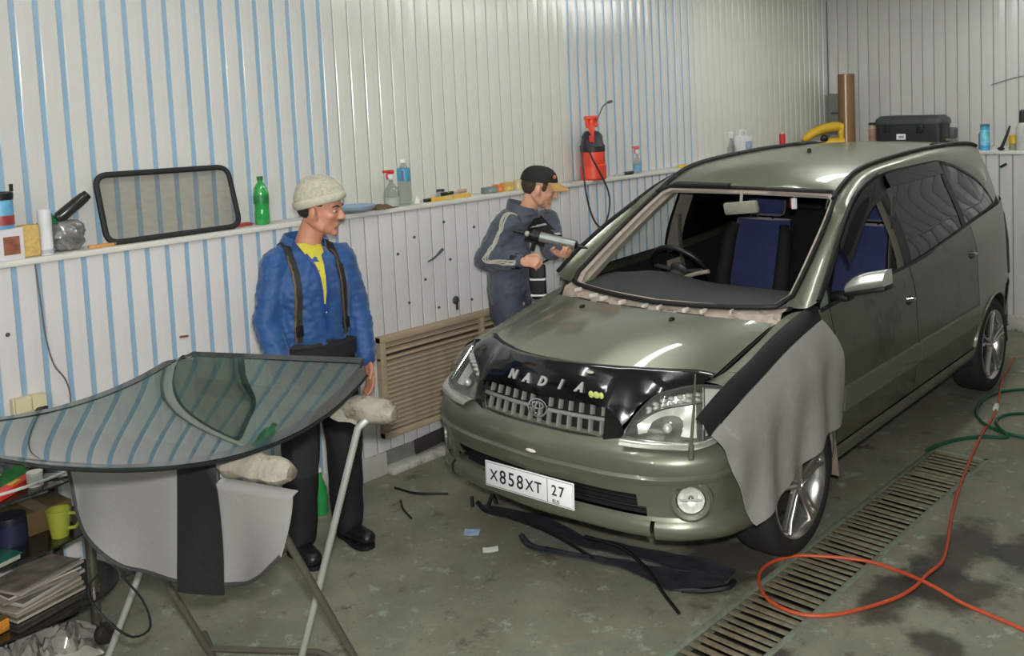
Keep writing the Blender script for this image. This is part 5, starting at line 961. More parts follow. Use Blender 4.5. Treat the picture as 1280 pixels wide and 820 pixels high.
t = thing('spray_bottle', 'clear spray bottle with a red trigger on the shelf beside the water bottle', 'spray bottle', (SX + .03, -.345, SH)); lath(t, 'body', [(.001, .003), (.040, 0), (.047, .012), (.047, .075), (.040, .100), (.020, .125), (.012, .135), (.012, .16)], M_PET); lath(t, 'liquid', [(.001, .004), (.043, .006), (.044, .055), (.001, .055)], mat('liquid_pale', (206, 206, 200), .2)); trigger(t, .155, M_REDT, mat('neck_white', (220, 220, 216), .4))
t = thing('bottle', 'clear water bottle with a blue and mauve label on the shelf', 'bottle', (SX + .03, -.255, SH)); lath(t, 'body', [(.001, .004), (.030, 0), (.037, .008), (.037, .17), (.035, .195), (.020, .228), (.013, .236), (.013, .248)], M_PET); lath(t, 'cap', [(.016, .243), (.016, .262), (.001, .263)], mat('cap_white', (226, 226, 224), .4)); mb = MB(); mb.lathe([(.0378, .140), (.0378, .205), (.036, .212)], (0, 0, 0), 24); obj('label', mb, mat('label_teal', (66, 150, 178), .4, var=.1), t); mb = MB(); mb.box((.024, -.027, .172), (.012, .012, .06)); obj('label_patch', mb, mat('label_mauve', (120, 100, 140), .4), t)
# tools to the right
t = thing('spirit_level', 'yellow level lying on the shelf under black handled tools', 'level', (SX + .045, .07, SH)); mb = MB(); mb.box((0, 0, .012), (.022, .30, .024), bev=.002); obj('bar', mb, mat('level_yellow', (206, 164, 70), .5, var=.1), t); mb = MB(); mb.box((.0005, -.03, .014), (.0225, .04, .012)); obj('vial', mb, mat('vial_pale', (180, 176, 150), .3), t)
for k, (y0, y1, z0, lab, mh, m) in enumerate(((-.12, .02, .010, 'dark handled cutter on the shelf, left end of the yellow level', M_BLK, M_STEEL), (.0, .13, .036, 'black handled knife lying on the yellow level', M_BLK, M_STEEL), (.20, .10, .038, 'orange handled brush lying on the yellow level', mat('handle_orange', (200, 120, 70), .5), mat('bristle_tan', (196, 170, 110), .9)))):
    cyl_tool('hand_tool', lab, 'tool', (SX + .03 + .012 * (k % 2), y0, SH + z0), (SX + .05, y1 + .06 * (1 if y1 > y0 else -1), SH + z0 + .004), .011, m, mh)
tin('jar', 'small dark jar on the shelf behind the yellow level', 'jar', (SX - .02, .045, SH), .024, .058, mat('jar_dark', (50, 52, 54), .4), mat('jar_pale_label', (150, 150, 146), .5), lid=M_BLK)
mb = MB(); mb.lathe([(.001, 0), (.018, 0), (.020, .018), (.012, .04), (.001, .042)], (0, 0, 0), 14); tag(obj('putty_pot', mb, mat('pot_white', (214, 210, 206), .4), loc=(SX + .02, -.165, SH)), 'small white pot on the shelf right of the water bottle', 'pot')
for k, (y, c, w, lab) in enumerate(((.40, (110, 120, 116), .10, 'grey-green packet on the shelf, first right of the yellow level'), (.47, (206, 110, 60), .05, 'orange packet on the shelf behind the boy in the cap'), (.55, (190, 160, 80), .09, 'yellow packet on the shelf above the collar of the boy'), (.66, (196, 180, 150), .08, 'cream packet on the shelf, hidden partly by the black cap'))):
    t = thing('packet', lab, 'packet', (SX + .02, y, SH), .1 * k); mb = MB(); mb.box((0, 0, .02 + .004 * k), (.05, w, .04 + .008 * k), bev=.004); obj('box', mb, mat('packet_%d' % k, c, .5, var=.15, scale=20), t); mb = MB(); mb.box((.0255, 0, .02), (.001, w * .6, .02)); obj('label', mb, mat('packet_label_%d' % k, tuple(min(255, q + 30) for q in c), .5, var=.3, scale=40), t)
# pump sprayer with hose and lance
py = 1.36; t = thing('pump_sprayer', 'red pump sprayer with a black top, lance and looped hose on the shelf', 'sprayer', (SX + .04, py, SH)); M_SPR = mat('sprayer_red', (226, 74, 52), .4, var=.05)
lath(t, 'tank', [(.001, .004), (.083, 0), (.092, .012), (.092, .10), (.086, .105), (.086, .20), (.078, .208)], M_SPR, n=28); lath(t, 'shoulder', [(.088, .196), (.090, .235), (.078, .25), (.072, .31), (.048, .335), (.03, .34)], mat('sprayer_black', (44, 46, 48), .45), n=28)
mb = MB(); mb.tube([V(0, 0, .33), V(0, 0, .42)], .022, 12); mb.tube([V(0, -.06, .43), V(0, .06, .43)], .017, 10); mb.tube([V(0, -.05, .375), V(0, .05, .375)], .012, 10)
for s in (-1, 1): mb.tube([V(0, s * .052, .43), V(0, s * .046, .375)], .012, 8)
obj('pump_handle', mb, M_SPR, t); mb = MB(); mb.tube(curve([V(.05, -.06, .27), V(.065, -.075, .33), V(.05, -.06, .37)], 8), .018, 8, flat=(.7, 1.2)); obj('grip', mb, M_SPR, t)
hs = curve([V(.06, -.06, .30), V(.06, -.13, .34), V(.075, -.19, .24), V(.10, -.21, .05), V(.11, -.20, -.10), V(.115, -.15, -.25), V(.115, -.08, -.32), V(.115, -.01, -.28), V(.115, .03, -.16), V(.105, .02, -.06), V(.09, -.04, .06), V(.08, -.11, .18), V(.07, -.13, .28)], 70); mb = MB(); mb.tube(hs, .0065, 8); obj('hose', mb, mat('sprayer_hose', (40, 44, 50), .5), t)
mb = MB(); mb.tube(curve([V(.04, .01, .41), V(.03, .06, .46), V(.02, .11, .51), V(.03, .155, .535)], 14), .0045, 6); mb.tube([V(.03, .15, .533), V(.035, .185, .54)], .010, 8); obj('lance', mb, mat('lance_grey', (72, 74, 76), .4), t)
cyl_tool('screwdriver', 'black and yellow handled screwdriver on the shelf right of the pump sprayer', 'screwdriver', (SX + .05, 1.78, SH + .013), (SX + .05, 1.57, SH + .013), .013, M_STEEL, M_BLK)
t = thing('spray_bottle', 'small clear spray bottle with a pink trigger and blue label right of the pump sprayer', 'spray bottle', (SX + .02, 1.875, SH)); lath(t, 'body', [(.001, .002), (.028, 0), (.032, .01), (.032, .08), (.014, .115), (.011, .12), (.011, .15)], M_PET); lath(t, 'label', [(.0325, .02), (.0325, .065)], mat('label_blue', (110, 160, 196), .4)); trigger(t, .145, mat('trigger_pink', (214, 92, 92), .4), mat('neck_white', (220, 220, 216), .4))
mb = MB(); mb.box((0, 0, .01), (.03, .10, .02), bev=.004); tag(obj('tape_roll', mb, M_YEL, loc=(SX + .04, 2.40, SH)), 'yellow strip lying on the shelf just left of the car roof', 'strip')
t = thing('canister', 'white plastic canister with a blue label on the shelf above the car roof', 'canister', (SX + .02, 3.32, SH)); mb = MB(); mb.box((0, 0, .10), (.10, .15, .20), bev=.02); obj('body', mb, mat('canister_white', (214, 216, 214), .35), t); mb = MB(); mb.box((.0505, .01, .115), (.001, .10, .07)); obj('label', mb, mat('label_bluewhite', (150, 164, 196), .4, var=.3, scale=25), t); mb = MB(); mb.tube(curve([V(0, -.05, .19), V(0, -.045, .235), V(0, .02, .24), V(0, .05, .20)], 10), .011, 8); obj('handle', mb, MATS['canister_white'], t)
t = thing('spray_bottle', 'clear spray bottle beside the white canister above the car roof', 'spray bottle', (SX + .02, 3.14, SH)); lath(t, 'body', [(.001, .002), (.034, 0), (.04, .012), (.04, .10), (.016, .15), (.012, .16), (.012, .19)], M_PET); trigger(t, .185, mat('trigger_white', (222, 224, 222), .4), mat('neck_white', (220, 220, 216), .4))
# ================================================================ BACK SHELF
BY = 4.62
t = thing('sealant_tube', 'red capped cartridge standing on the back shelf left of the yellow power tool', 'tube', (-1.53, 3.95, SH)); lath(t, 'body', [(.001, 0), (.026, 0), (.027, .005), (.027, .175), (.001, .176)], mat('tube_red', (206, 40, 46), .4)); lath(t, 'cap', [(.022, .176), (.018, .20), (.001, .202)], mat('tube_cap', (180, 176, 150), .4))
pt = thing('polisher', 'yellow power tool with a black base on the shelf in the corner', 'power tool', (-1.39, 4.46, SH), .75); pt.scale = (1.12, 1.12, 1.25); M_PY = mat('tool_yellow', (216, 172, 36), .4, var=.06)
mb = MB(); mb.tube(curve([V(-.17, 0, .075), V(-.10, 0, .12), V(0, 0, .155), V(.10, 0, .17), (.17, 0, .165)], 16), [.02, .03, .034, .034, .034, .034, .036, .036, .036, .036, .036, .036, .036, .035, .03, .02], 12); obj('handle_body', mb, M_PY, pt)
mb = MB(); mb.tube([V(-.02, 0, .045), V(.17, 0, .045)], .042, 14); mb.tube([V(.15, 0, .05), V(.15, 0, .16)], .026, 10); obj('motor_housing', mb, M_PY, pt); mb = MB(); mb.lathe([(.001, 0), (.085, 0), (.085, .02), (.04, .045), (.001, .05)], (-.12, 0, 0), 24); obj('pad', mb, M_BLK, pt); mb = MB(); mb.ball((.0, -.03, .085), (.035, .02, .03), 12, 8); obj('grip_insert', mb, M_BLK, pt)
mb = MB(); mb.ball((-.05, -.035, .055), (.03, .012, .014), 10, 6); obj('tool_badge', mb, mat('badge_white', (226, 224, 216), .4), pt)
tin('spray_can', 'blue can on the back shelf behind the yellow power tool', 'can', (-1.35, 4.80, SH), .042, .24, mat('can_blue', (60, 140, 206), .35), mat('can_blue_label', (150, 190, 220), .4))
t = thing('cardboard_tube', 'tall brown cardboard roll standing on the back shelf', 'cardboard roll', (-1.27, 4.70, SH)); mb = MB(); mb.lathe([(.074, 0), (.078, .004), (.078, .70), (.070, .70), (.070, .01)], (0, 0, 0), 26); obj('roll', mb, mat('cardboard', (132, 98, 66), .55, var=.14, scale=10, vec_scale=(1, 1, .2)), t); mb = MB(); mb.box((.03, -.0725, .35), (.014, .004, .69), rot=rotz(.4)); obj('edge_tape', mb, mat('roll_tape', (206, 186, 150), .25), t)
tin('jar', 'beige jar with a dark lid on the back shelf, left against the black toolbox', 'jar', (-.965, 4.60, SH), .036, .235, mat('jar_beige', (186, 166, 144), .5), mat('jar_pinklabel', (170, 130, 116), .5, var=.3), lid=M_BLK)
tb = thing('toolbox', 'large black plastic toolbox on the back shelf above the car roof', 'toolbox', (-.60, 4.64, SH)); M_TB = mat('toolbox_black', (38, 42, 42), .5, var=.1)
mb = MB(); rows = []
for z, w, d in ((0, .29, .12), (.01, .30, .125), (.225, .305, .13), (.23, .305, .13)): rows.append([V(x * w, y * d, z) for x, y in [(math.copysign(abs(math.cos(a)) ** .25, math.cos(a)), math.copysign(abs(math.sin(a)) ** .25, math.sin(a))) for a in np.linspace(0, 2 * PI, 33)[:-1]]])
mb.grid(rows, closev=True); mb.f.append(tuple(range(32))); mb.m.append(0); obj('case', mb, M_TB, tb, smooth=30)
mb = MB(); rows = []
for z, w, d in ((.225, .312, .137), (.245, .315, .14), (.275, .305, .13), (.300, .27, .10), (.302, .2, .05)): rows.append([V(x * w, y * d, z) for x, y in [(math.copysign(abs(math.cos(a)) ** .25, math.cos(a)), math.copysign(abs(math.sin(a)) ** .25, math.sin(a))) for a in np.linspace(0, 2 * PI, 33)[:-1]]])
mb.grid(rows, closev=True); mb.f.append(tuple(range(4 * 32, 5 * 32))); mb.m.append(0); obj('lid', mb, mat('toolbox_lid', (60, 66, 62), .5, var=.08), tb, smooth=30)
for x in (-.19, .12): mb = MB(); mb.box((x, -.135, .19), (.06, .018, .075), bev=.006); obj('latch', mb, M_BLK, tb)
mb = MB(); mb.box((-.055, -.1275, .115), (.085, .004, .05), bev=.001); lb = obj('label', mb, mat('label_white', (226, 226, 224), .4), tb); mb = MB(); mb.box((-.05, -.130, .115), (.05, .002, .022)); obj('print', mb, mat('print_grey', (140, 146, 150), .5, var=.4, scale=90), lb)
t = thing('spray_gun', 'grey metal spray gun standing on the back shelf right of the toolbox', 'spray gun', (-.215, 4.58, SH)); M_SG = mat('gun_grey', (120, 122, 118), .35, metal=.7); lath(t, 'cup', [(.001, .10), (.03, .10), (.040, .115), (.042, .185), (.030, .195), (.001, .197)], M_SG, n=20); mb = MB(); mb.tube(curve([V(0, 0, .10), V(.02, 0, .07), V(.06, 0, .05), V(.10, 0, .01)], 12), .014, 8); mb.tube([V(-.04, 0, .085), V(.03, 0, .075)], .016, 10); mb.tube([V(.0, 0, .08), V(-.01, 0, .0)], .010, 8); obj('body', mb, M_SG, t); mb = MB(); mb.tube([V(-.04, 0, .085), V(-.06, 0, .087)], .010, 10); obj('nozzle', mb, mat('gun_brass', (150, 140, 90), .3, metal=.8), t)
rag('rag', 'grey-olive rag hanging off a tool on the back shelf', (-.08, 4.52, SH), (.075, .05, .08), mat('rag_olive', (96, 94, 80), .9, var=.3, scale=20), 17)
tin('spray_can', 'light blue aerosol can on the back shelf right of the toolbox', 'can', (.075, 4.53, SH), .038, .215, mat('aerosol_blue', (62, 156, 206), .35), mat('aerosol_label', (120, 196, 220), .35, var=.3, scale=30), lid=mat('aerosol_cap', (66, 112, 120), .4))
t = thing('bottle', 'small mauve bottle touching the light blue aerosol can', 'bottle', (.02, 4.62, SH)); lath(t, 'body', [(.001, 0), (.03, 0), (.032, .01), (.032, .13), (.012, .16), (.001, .162)], mat('bottle_mauve', (140, 126, 156), .4)); lath(t, 'cap', [(.013, .16), (.013, .18), (.001, .181)], M_BLK)
t = thing('brush', 'black long-handled brush leaning at the right end of the back shelf', 'brush', (.215, 4.50, SH)); mb = MB(); mb.tube([V(0, 0, .012), V(.02, 0, .06), V(.055, 0, .15), V(.07, .01, .205)], [.014, .013, .011, .008], 10); obj('handle', mb, M_BLK, t); mb = MB(); mb.ball((.0, 0, .016), (.03, .02, .015), 12, 6); obj('head', mb, mat('brush_dark', (30, 30, 30), .8), t)
t = thing('bottle', 'small bottle with a yellow cap between brush and pale canister', 'bottle', (.285, 4.58, SH)); lath(t, 'body', [(.001, 0), (.03, 0), (.032, .01), (.030, .05), (.02, .06)], mat('bottle_olive', (140, 140, 110), .4)); lath(t, 'cap', [(.034, .055), (.036, .10), (.026, .125), (.001, .127)], M_YEL)
t = thing('canister', 'pale grey bottle with a black cap at the right edge of the back shelf', 'canister', (.37, 4.56, SH)); lath(t, 'body', [(.001, 0), (.05, 0), (.053, .01), (.053, .19), (.03, .225), (.024, .23)], mat('canister_pale', (176, 176, 168), .4)); lath(t, 'cap', [(.028, .228), (.026, .32), (.014, .335), (.001, .336)], M_BLK)
# ================================================================ PEOPLE
from mathutils import noise as mnoise
M_SKIN = mat('skin', (192, 132, 106), .5, var=.10, scale=14); M_SKIN2 = mat('skin_young', (214, 160, 132), .5, var=.08, scale=14)
def wrinkle(me, amp, sc, seed=0.0, stretch=(1, 1, 1)):
    nv = len(me.vertices); co = np.zeros(nv * 3); me.vertices.foreach_get('co', co); co = co.reshape(-1, 3); no = np.zeros(nv * 3); me.vertex_normals.foreach_get('vector', no); no = no.reshape(-1, 3)
    q = co * sc * np.array(stretch); q[:, 0] += seed
    d = np.array([mnoise.noise(Vector(p)) + .5 * mnoise.noise(Vector(p * 2.3)) for p in q]) * amp
    me.vertices.foreach_set('co', (co + no * d[:, None]).ravel()); me.update()
def head_frame(yaw, pitch, roll=0.0):
    return rotz(yaw) @ roty(pitch) @ rotx(roll)
def head_parts(mb, c, R):
    """skull, face, jaw, nose, brows, lips and ears as pieces of the body; x forward, y left, z up"""
    P = lambda x, y, z: c + R @ V(x, y, z)
    mb.ball(P(-.008, 0, .035), (.098, .077, .086), 20, 14, R=R); mb.ball(P(.030, 0, -.015), (.064, .066, .088), 18, 12, R=R); mb.ball(P(.040, 0, -.078), (.046, .047, .036), 16, 10, R=R); mb.ball(P(.076, 0, -.101), (.020, .022, .017), 12, 8, R=R)
    mb.cap(P(.086, 0, .020), P(.113, 0, -.026), .0085, .0125, 12); mb.ball(P(.100, .011, -.030), (.010, .008, .008), 10, 6, R=R); mb.ball(P(.100, -.011, -.030), (.010, .008, .008), 10, 6, R=R)
    mb.ball(P(.080, 0, .026), (.018, .052, .011), 14, 8, R=R); mb.ball(P(.087, 0, -.057), (.011, .025, .006), 12, 6, R=R); mb.ball(P(.086, 0, -.067), (.011, .022, .006), 12, 6, R=R)
    for s in (-1, 1):
        mb.ball(P(.062, s * .040, -.022), (.026, .020, .020), 12, 8, R=R); mb.ball(P(-.004, s * .083, -.012), (.021, .0125, .034), 14, 10, R=R @ rotz(s * .5)); mb.ball(P(.010, s * .078, -.030), (.012, .010, .016), 10, 8, R=R); mb.cap(P(.030, s * .045, -.075), P(-.012, s * .062, -.045), .024, .024, 10)
def hand_parts(mb, w, R, curl, sgn, spread=.0, scale=1.0):
    """palm and five fingers: R columns = finger direction, palm normal, thumb side; curl per joint in radians"""
    D, Nn, T = R[:, 0], R[:, 1], R[:, 2]; k = scale
    mb.cap(w, w + D * .035 * k, .023 * k, .026 * k, 12, q=.72, R=basis(T, Nn, D)); mb.cap(w + D * .03 * k, w + D * .080 * k, .036 * k, .040 * k, 14, q=.40, R=basis(T, Nn, D))
    for i, (o, ln, r) in enumerate(((.031, .072, .0090), (.010, .080, .0095), (-.011, .074, .0090), (-.031, .058, .0080))):
        p = w + D * (.088 - .004 * abs(i - 1)) * k + T * o * k; a = curl * .8
        for j, fr in enumerate((.42, .33, .25)):
            d = D * math.cos(a) + Nn * math.sin(a) + T * spread * (1.5 - i); d /= np.linalg.norm(d); q = p + d * ln * fr * 1.15 * k; mb.cap(p, q, r * k * (1 - .1 * j), r * k * (.92 - .1 * j), 8); p = q; a += curl
    p = w + D * .022 * k + T * .028 * k; d = (D * .65 + T * .62 + Nn * .35); d /= np.linalg.norm(d); q = p + d * .042 * k; mb.cap(p, q, .0135 * k, .0115 * k, 10); d2 = D * .85 + T * .12 + Nn * .55; d2 /= np.linalg.norm(d2); mb.cap(q, q + d2 * .034 * k, .0108 * k, .0085 * k, 10)
def make_bvh(me):
    return BVHTree.FromPolygons([v.co.copy() for v in me.vertices], [tuple(p.vertices) for p in me.polygons])
def hug(bvh, pts, off, n=30):
    out = []
    for p in curve(pts, n):
        q = bvh.find_nearest(Vector(p)); out.append((np.array(q[0]) + np.array(q[1]) * off, np.array(q[1])))
    return out
def strap_mb(bvh, pts, w, th=.003, n=30, off=.002):
    H_ = hug(bvh, pts, off, n); P = np.array([h[0] for h in H_]); N_ = np.array([h[1] for h in H_]); D = np.gradient(P, axis=0); rows = []
    for p, nn, d in zip(P, N_, D):
        sd = np.cross(nn, d); sd /= np.linalg.norm(sd) + 1e-9; rows.append([p - sd * w / 2, p + nn * .001, p + sd * w / 2])
    mb = MB(); mb.solid(np.array(rows), th if True else th); return mb
def eyes(par, c, R, iris):
    for s in (-1, 1):
        mb = MB(); mb.ball(c + R @ V(.078, s * .031, .003), (.011, .011, .0060), 12, 8, R=R); e = obj('eye', mb, mat('eye_white', (186, 178, 170), .3), par); mb = MB(); mb.ball(c + R @ V(.0885, s * .032, .002), (.003, .006, .006), 10, 6, R=R); obj('iris', mb, iris, e)
        mb = MB(); mb.tube([c + R @ V(.092, s * .014, .024), c + R @ V(.090, s * .034, .029), c + R @ V(.076, s * .052, .024)], [.004, .005, .003], 6); obj('eyebrow', mb, mat('brow_dark', (58, 42, 32), .8), par)
# ---------------------------------------------------------------- man in blue beside the windscreen
F = V(.995, -.10, 0); Lf = V(.10, .995, 0); U = V(0, 0, 1); BASE = V(-.985, -1.225, 0)
man = thing('person', 'man in a blue jacket, knitted cap and black bib trousers standing behind the windscreen', 'person', tuple(BASE)); 
def B(f, l, z): return F * f + Lf * l + V(0, 0, z)                 # local to BASE
J = {k: v - BASE for k, v in dict(rsh=V(-1.015, -1.378, 1.365), relb=V(-1.0, -1.445, 1.120), rwri=V(-.890, -1.440, .895), lsh=V(-.985, -1.062, 1.355), lelb=V(-.945, -1.010, 1.110), lwri=V(-.868, -1.022, .872)).items()}
HC = V(-.958, -1.165, 1.597) - BASE; HR = head_frame(math.radians(36), math.radians(9))
mb = MB(); head_parts(mb, HC, HR); mb.cap(HC + HR @ V(-.02, 0, -.06), B(-.03, 0, 1.40), .056, .060, 16); mb.ball(B(-.02, 0, 1.37), (.08, .12, .04), 16, 10)
TB = basis(Lf, F, U) * V(1, 1, 1)
mb.cap(B(-.02, 0, 1.02), B(-.03, 0, 1.28), .12, .13, 18, q=.60, R=TB); mb.cap(B(0, 0, .90), B(0, 0, 1.0), .14, .13, 18, q=.72, R=TB)
for s, sh, el, wr in ((-1, 'rsh', 'relb', 'rwri'), (1, 'lsh', 'lelb', 'lwri')):
    mb.cap(B(-.02, s * .06, 1.37), J[sh], .055, .056, 12); mb.cap(J[sh], J[el], .050, .041, 12); mb.cap(J[el], J[wr], .040, .028, 12)
    d = J[wr] - J[el]; d /= np.linalg.norm(d); d = d * .8 + V(.0, 0, -.35); d /= np.linalg.norm(d); nn = -s * Lf; nn = nn - d * (nn @ d); nn /= np.linalg.norm(nn); T = np.cross(d, nn) * (1 if s < 0 else -1); T = T if T @ F > 0 else -T
    hand_parts(mb, J[wr] + d * .01, basis(d, nn, T), .35, s)
    mb.cap(B(0, s * .09, .92), B(.015, s * .105, .50), .082, .056, 14); mb.cap(B(.015, s * .105, .50), B(-.015, s * .115, .10), .052, .036, 14); mb.cap(B(-.02, s * .115, .05), B(.12, s * .125, .03), .032, .028, 10)
body = mesh_obj('body', remesh(mb, .0068, 3), M_SKIN, man)
eyes(man, HC, HR, mat('iris_brown', (60, 44, 34), .3))
mb = MB(); mb.ball(HC + HR @ V(.05, 0, -.085), (.042, .048, .034), 18, 10, R=HR); mb.ball(HC + HR @ V(.083, 0, -.075), (.012, .030, .024), 12, 8, R=HR); stub = obj('stubble', mb, mat('stubble_skin', (150, 112, 92), .7, var=.15, scale=60), man) if False else None
# short dark hair at nape and temples
mb = MB(); mb.ball(HC + HR @ V(-.046, 0, -.002), (.060, .074, .052), 20, 12, R=HR); mb.ball(HC + HR @ V(.012, .0, .03), (.050, .0785, .035), 16, 8, R=HR); obj('hair', mb, mat('hair_dark', (38, 30, 26), .8, var=.3, scale=60), man)
# knitted cap, rising to the back and folded at the rim
mb = MB(); rows = []
for t in np.linspace(0, 1, 15):
    a = t * PI / 2; row = []
    for k in range(36):
        an = 2 * PI * k / 36; rx = .116 if math.cos(an) > 0 else .112; lump = 1 + .03 * math.sin(3 * an + 1) + .02 * math.sin(5 * an + 4 * t); e = math.cos(a) ** .8 * lump * (1 + .045 * math.sin(min(1, t * 3) * PI))
        row.append(HC + HR @ (V(-.008, 0, .034) + roty(-.36) @ V(rx * e * math.cos(an) - .004 * t, .093 * e * math.sin(an), .118 * math.sin(a) * (1 + .06 * math.sin(2 * an)))))
    rows.append(row)
mb.grid(rows, closev=True); cap_ = obj('cap', mb, mat('cap_knit', (178, 172, 154), .9, var=.16, scale=70, bump=.6, bscale=160), man, smooth=80)
mb = MB(); mb.tube([HC + HR @ (V(-.008, 0, .036) + roty(-.36) @ V((.118 if math.cos(a) > 0 else .114) * math.cos(a), .096 * math.sin(a), .0)) for a in np.linspace(0, 2 * PI, 33)[:-1]], .012, 8, closed=True, flat=(.6, 1.6)); obj('cap_rim', mb, mat('cap_rim_pale', (190, 184, 166), .9, var=.12, scale=80, bump=.5, bscale=180), cap_)
# jacket
mb = MB(); mb.cap(B(.005, 0, 1.03), B(-.005, 0, 1.24), .172, .184, 22, q=.70, R=TB); mb.cap(B(-.005, 0, 1.22), B(-.035, 0, 1.335), .184, .112, 22, q=.66, R=TB); mb.cap(J['rsh'], J['lsh'], .062, .062, 16); mb.ball(B(-.05, 0, 1.405), (.07, .095, .05), 16, 10, R=basis(F, Lf, U)); mb.cap(B(-.05, -.06, 1.42), J['rsh'] + U * .02, .045, .05, 14); mb.cap(B(-.05, .06, 1.42), J['lsh'] + U * .02, .045, .05, 14)
for sh, el, wr in (('rsh', 'relb', 'rwri'), ('lsh', 'lelb', 'lwri')): mb.cap(J[sh], J[el], .070, .062, 16); mb.cap(J[el], J[wr] * .93 + J[el] * .07, .060, .048, 16)
jm = remesh(mb, .009, 5); wrinkle(jm, .010, 11, 3.0, (1, 1, .6)); wrinkle(jm, .006, 26, 7.0, (1, 1, 2.0))
jk = mesh_obj('jacket', jm, mat('jacket_blue', (28, 72, 128), .6, var=.14, scale=9, sheen=.2), man); jb = make_bvh(jm)
# collar, open at the front
mb = MB(); rows = []
for a in np.linspace(1.0, 2 * PI - .95, 25):
    dx, dy = math.cos(a), math.sin(a); c0 = B(-.03, 0, 1.425); rows.append([c0 + F * .088 * dx + Lf * .098 * dy + U * (-.012 - .03 * max(0, dx)), c0 + F * .080 * dx + Lf * .086 * dy + U * (.045 - .02 * max(0, dx)), c0 + F * .086 * dx + Lf * .092 * dy + U * (.066 - .03 * max(0, dx)), c0 + F * .104 * dx + Lf * .112 * dy + U * (.030 - .02 * max(0, dx))])
mb.solid(np.array(rows), .004); obj('collar', mb, MATS['jacket_blue'], jk, smooth=70)
# yellow shirt showing in the open neck, zip below
fr = lambda l, z: (lambda h: np.array(h[0]) + np.array(h[1]) * .004 if h[0] is not None else B(.13, l, z))(jb.ray_cast(Vector(B(.6, l, z)), Vector(-F)))
rows = []
for z, w0, w1 in ((1.445, -.056, .056), (1.40, -.042, .046), (1.35, -.018, .022), (1.30, -.011, .013), (1.24, -.007, .008), (1.18, -.003, .004)):
    rows.append([fr(w0 + (w1 - w0) * q, min(z, 1.425)) + (V(0, 0, z - 1.425) - F * .5 * (z - 1.425) if z > 1.425 else 0) for q in (0, .25, .5, .75, 1)])
mb = MB(); mb.solid(np.array(rows), .002); obj('shirt', mb, mat('shirt_yellow', (196, 184, 58), .7, var=.1), man, smooth=60)
for s in (-1, 1):
    pts = [fr(s * (w + .006), z) for z, w in ((1.41, .036), (1.35, .020), (1.30, .013), (1.24, .009), (1.18, .005), (1.06, .001))]; obj('zip', strap_mb(jb, pts, .012, .003, 16), mat('zip_blue', (34, 62, 128), .5), jk)
mb = MB(); mb.ball(fr(.004, 1.135) + F * .002, (.005, .005, .007), 8, 6); obj('zip_pull', mb, M_CHROME, jk)
# braces
M_BRACE = mat('brace_black', (26, 24, 24), .7); M_BRB = mat('brace_brown', (96, 72, 48), .6)
for s in (-1, 1):
    pts = [fr(s * .112, 1.02), fr(s * .110, 1.12), fr(s * .108, 1.22), fr(s * .106, 1.32), fr(s * .104, 1.40), B(-.02, s * .104, 1.47), B(-.13, s * .09, 1.40), B(-.18, s * .06, 1.25), B(-.17, s * .03, 1.05)]
    o = obj('brace', strap_mb(jb, pts, .034, .004, 44), M_BRACE, man, smooth=60); obj('brace_edge', strap_mb(jb, [p - Lf * .013 for p in pts[:5]], .008, .003, 24, off=.0075), M_BRB, o)
    mb = MB(); mb.box(fr(s * .111, 1.07) + F * .006, (.010, .036, .05), bev=.004); obj('brace_clip', mb, M_BLK, o)
# bib trousers
mb = MB(); mb.cap(B(.002, 0, .90), B(.004, 0, .93), .180, .182, 22, q=.73, R=TB); mb.ball(B(-.01, 0, .90), (.135, .182, .13), 20, 12, R=basis(F, Lf, U))
for s in (-1, 1): mb.cap(B(-.0, s * .088, .90), B(.022, s * .108, .50), .106, .084, 18); mb.cap(B(.022, s * .108, .50), B(-.012, s * .118, .095), .084, .074, 18)
tm = remesh(mb, .010, 4); wrinkle(tm, .006, 10, 1.0, (1, 1, .8)); mesh_obj('trousers', tm, mat('trousers_black', (26, 26, 29), .75, var=.2, scale=8), man); tb_ = make_bvh(tm)
wb = MB(); wb.lathe([(.180, .915), (.203, .92), (.204, .985), (.170, .992)], B(.003, 0, 0), 40, sx=.80, sy=1.0); obj('waistband', wb, mat('waist_black', (20, 20, 22), .8), man, smooth=40)
pt_ = [B(.3, -.10, .62), B(.3, -.10, .45)]; q0 = tb_.ray_cast(Vector(B(.5, -.115, .56)), Vector(-F)); 
mb = MB(); mb.solid(np.array([[(lambda h: np.array(h[0]) + np.array(h[1]) * .003 if h[0] is not None else B(.1, l, z))(tb_.ray_cast(Vector(B(.5, l, z)), Vector(-F))) for l in np.linspace(-.17, -.06, 6)] for z in np.linspace(.66, .40, 7)]), .003); obj('knee_patch', mb, mat('patch_charcoal', (40, 40, 44), .8, var=.15), man, smooth=60)
for s in (-1, 1):
    mb = MB(); mb.ball(B(-.02, s * .118, .075), (.070, .052, .065), 16, 10, R=basis(F, Lf, U)); mb.cap(B(-.03, s * .12, .048), B(.135, s * .135, .040), .046, .041, 16, q=.86); sm_ = remesh(mb, .007, 3); bt = mesh_obj('boot', sm_, mat('boot_black', (22, 21, 21), .4, var=.15), man)
    mb = MB(); mb.prism([(x, y) for x, y in curve([(-.085, 0), (-.07, .040), (0, .040), (.09, .048), (.165, .036), (.185, 0), (.165, -.036), (.09, -.048), (0, -.040), (-.07, -.040), (-.085, 0)], 30)[:-1]], .0, .018, M=basis(F, Lf, U), c=B(0, s * .125, 0)); obj('sole', mb, M_RUB, bt)
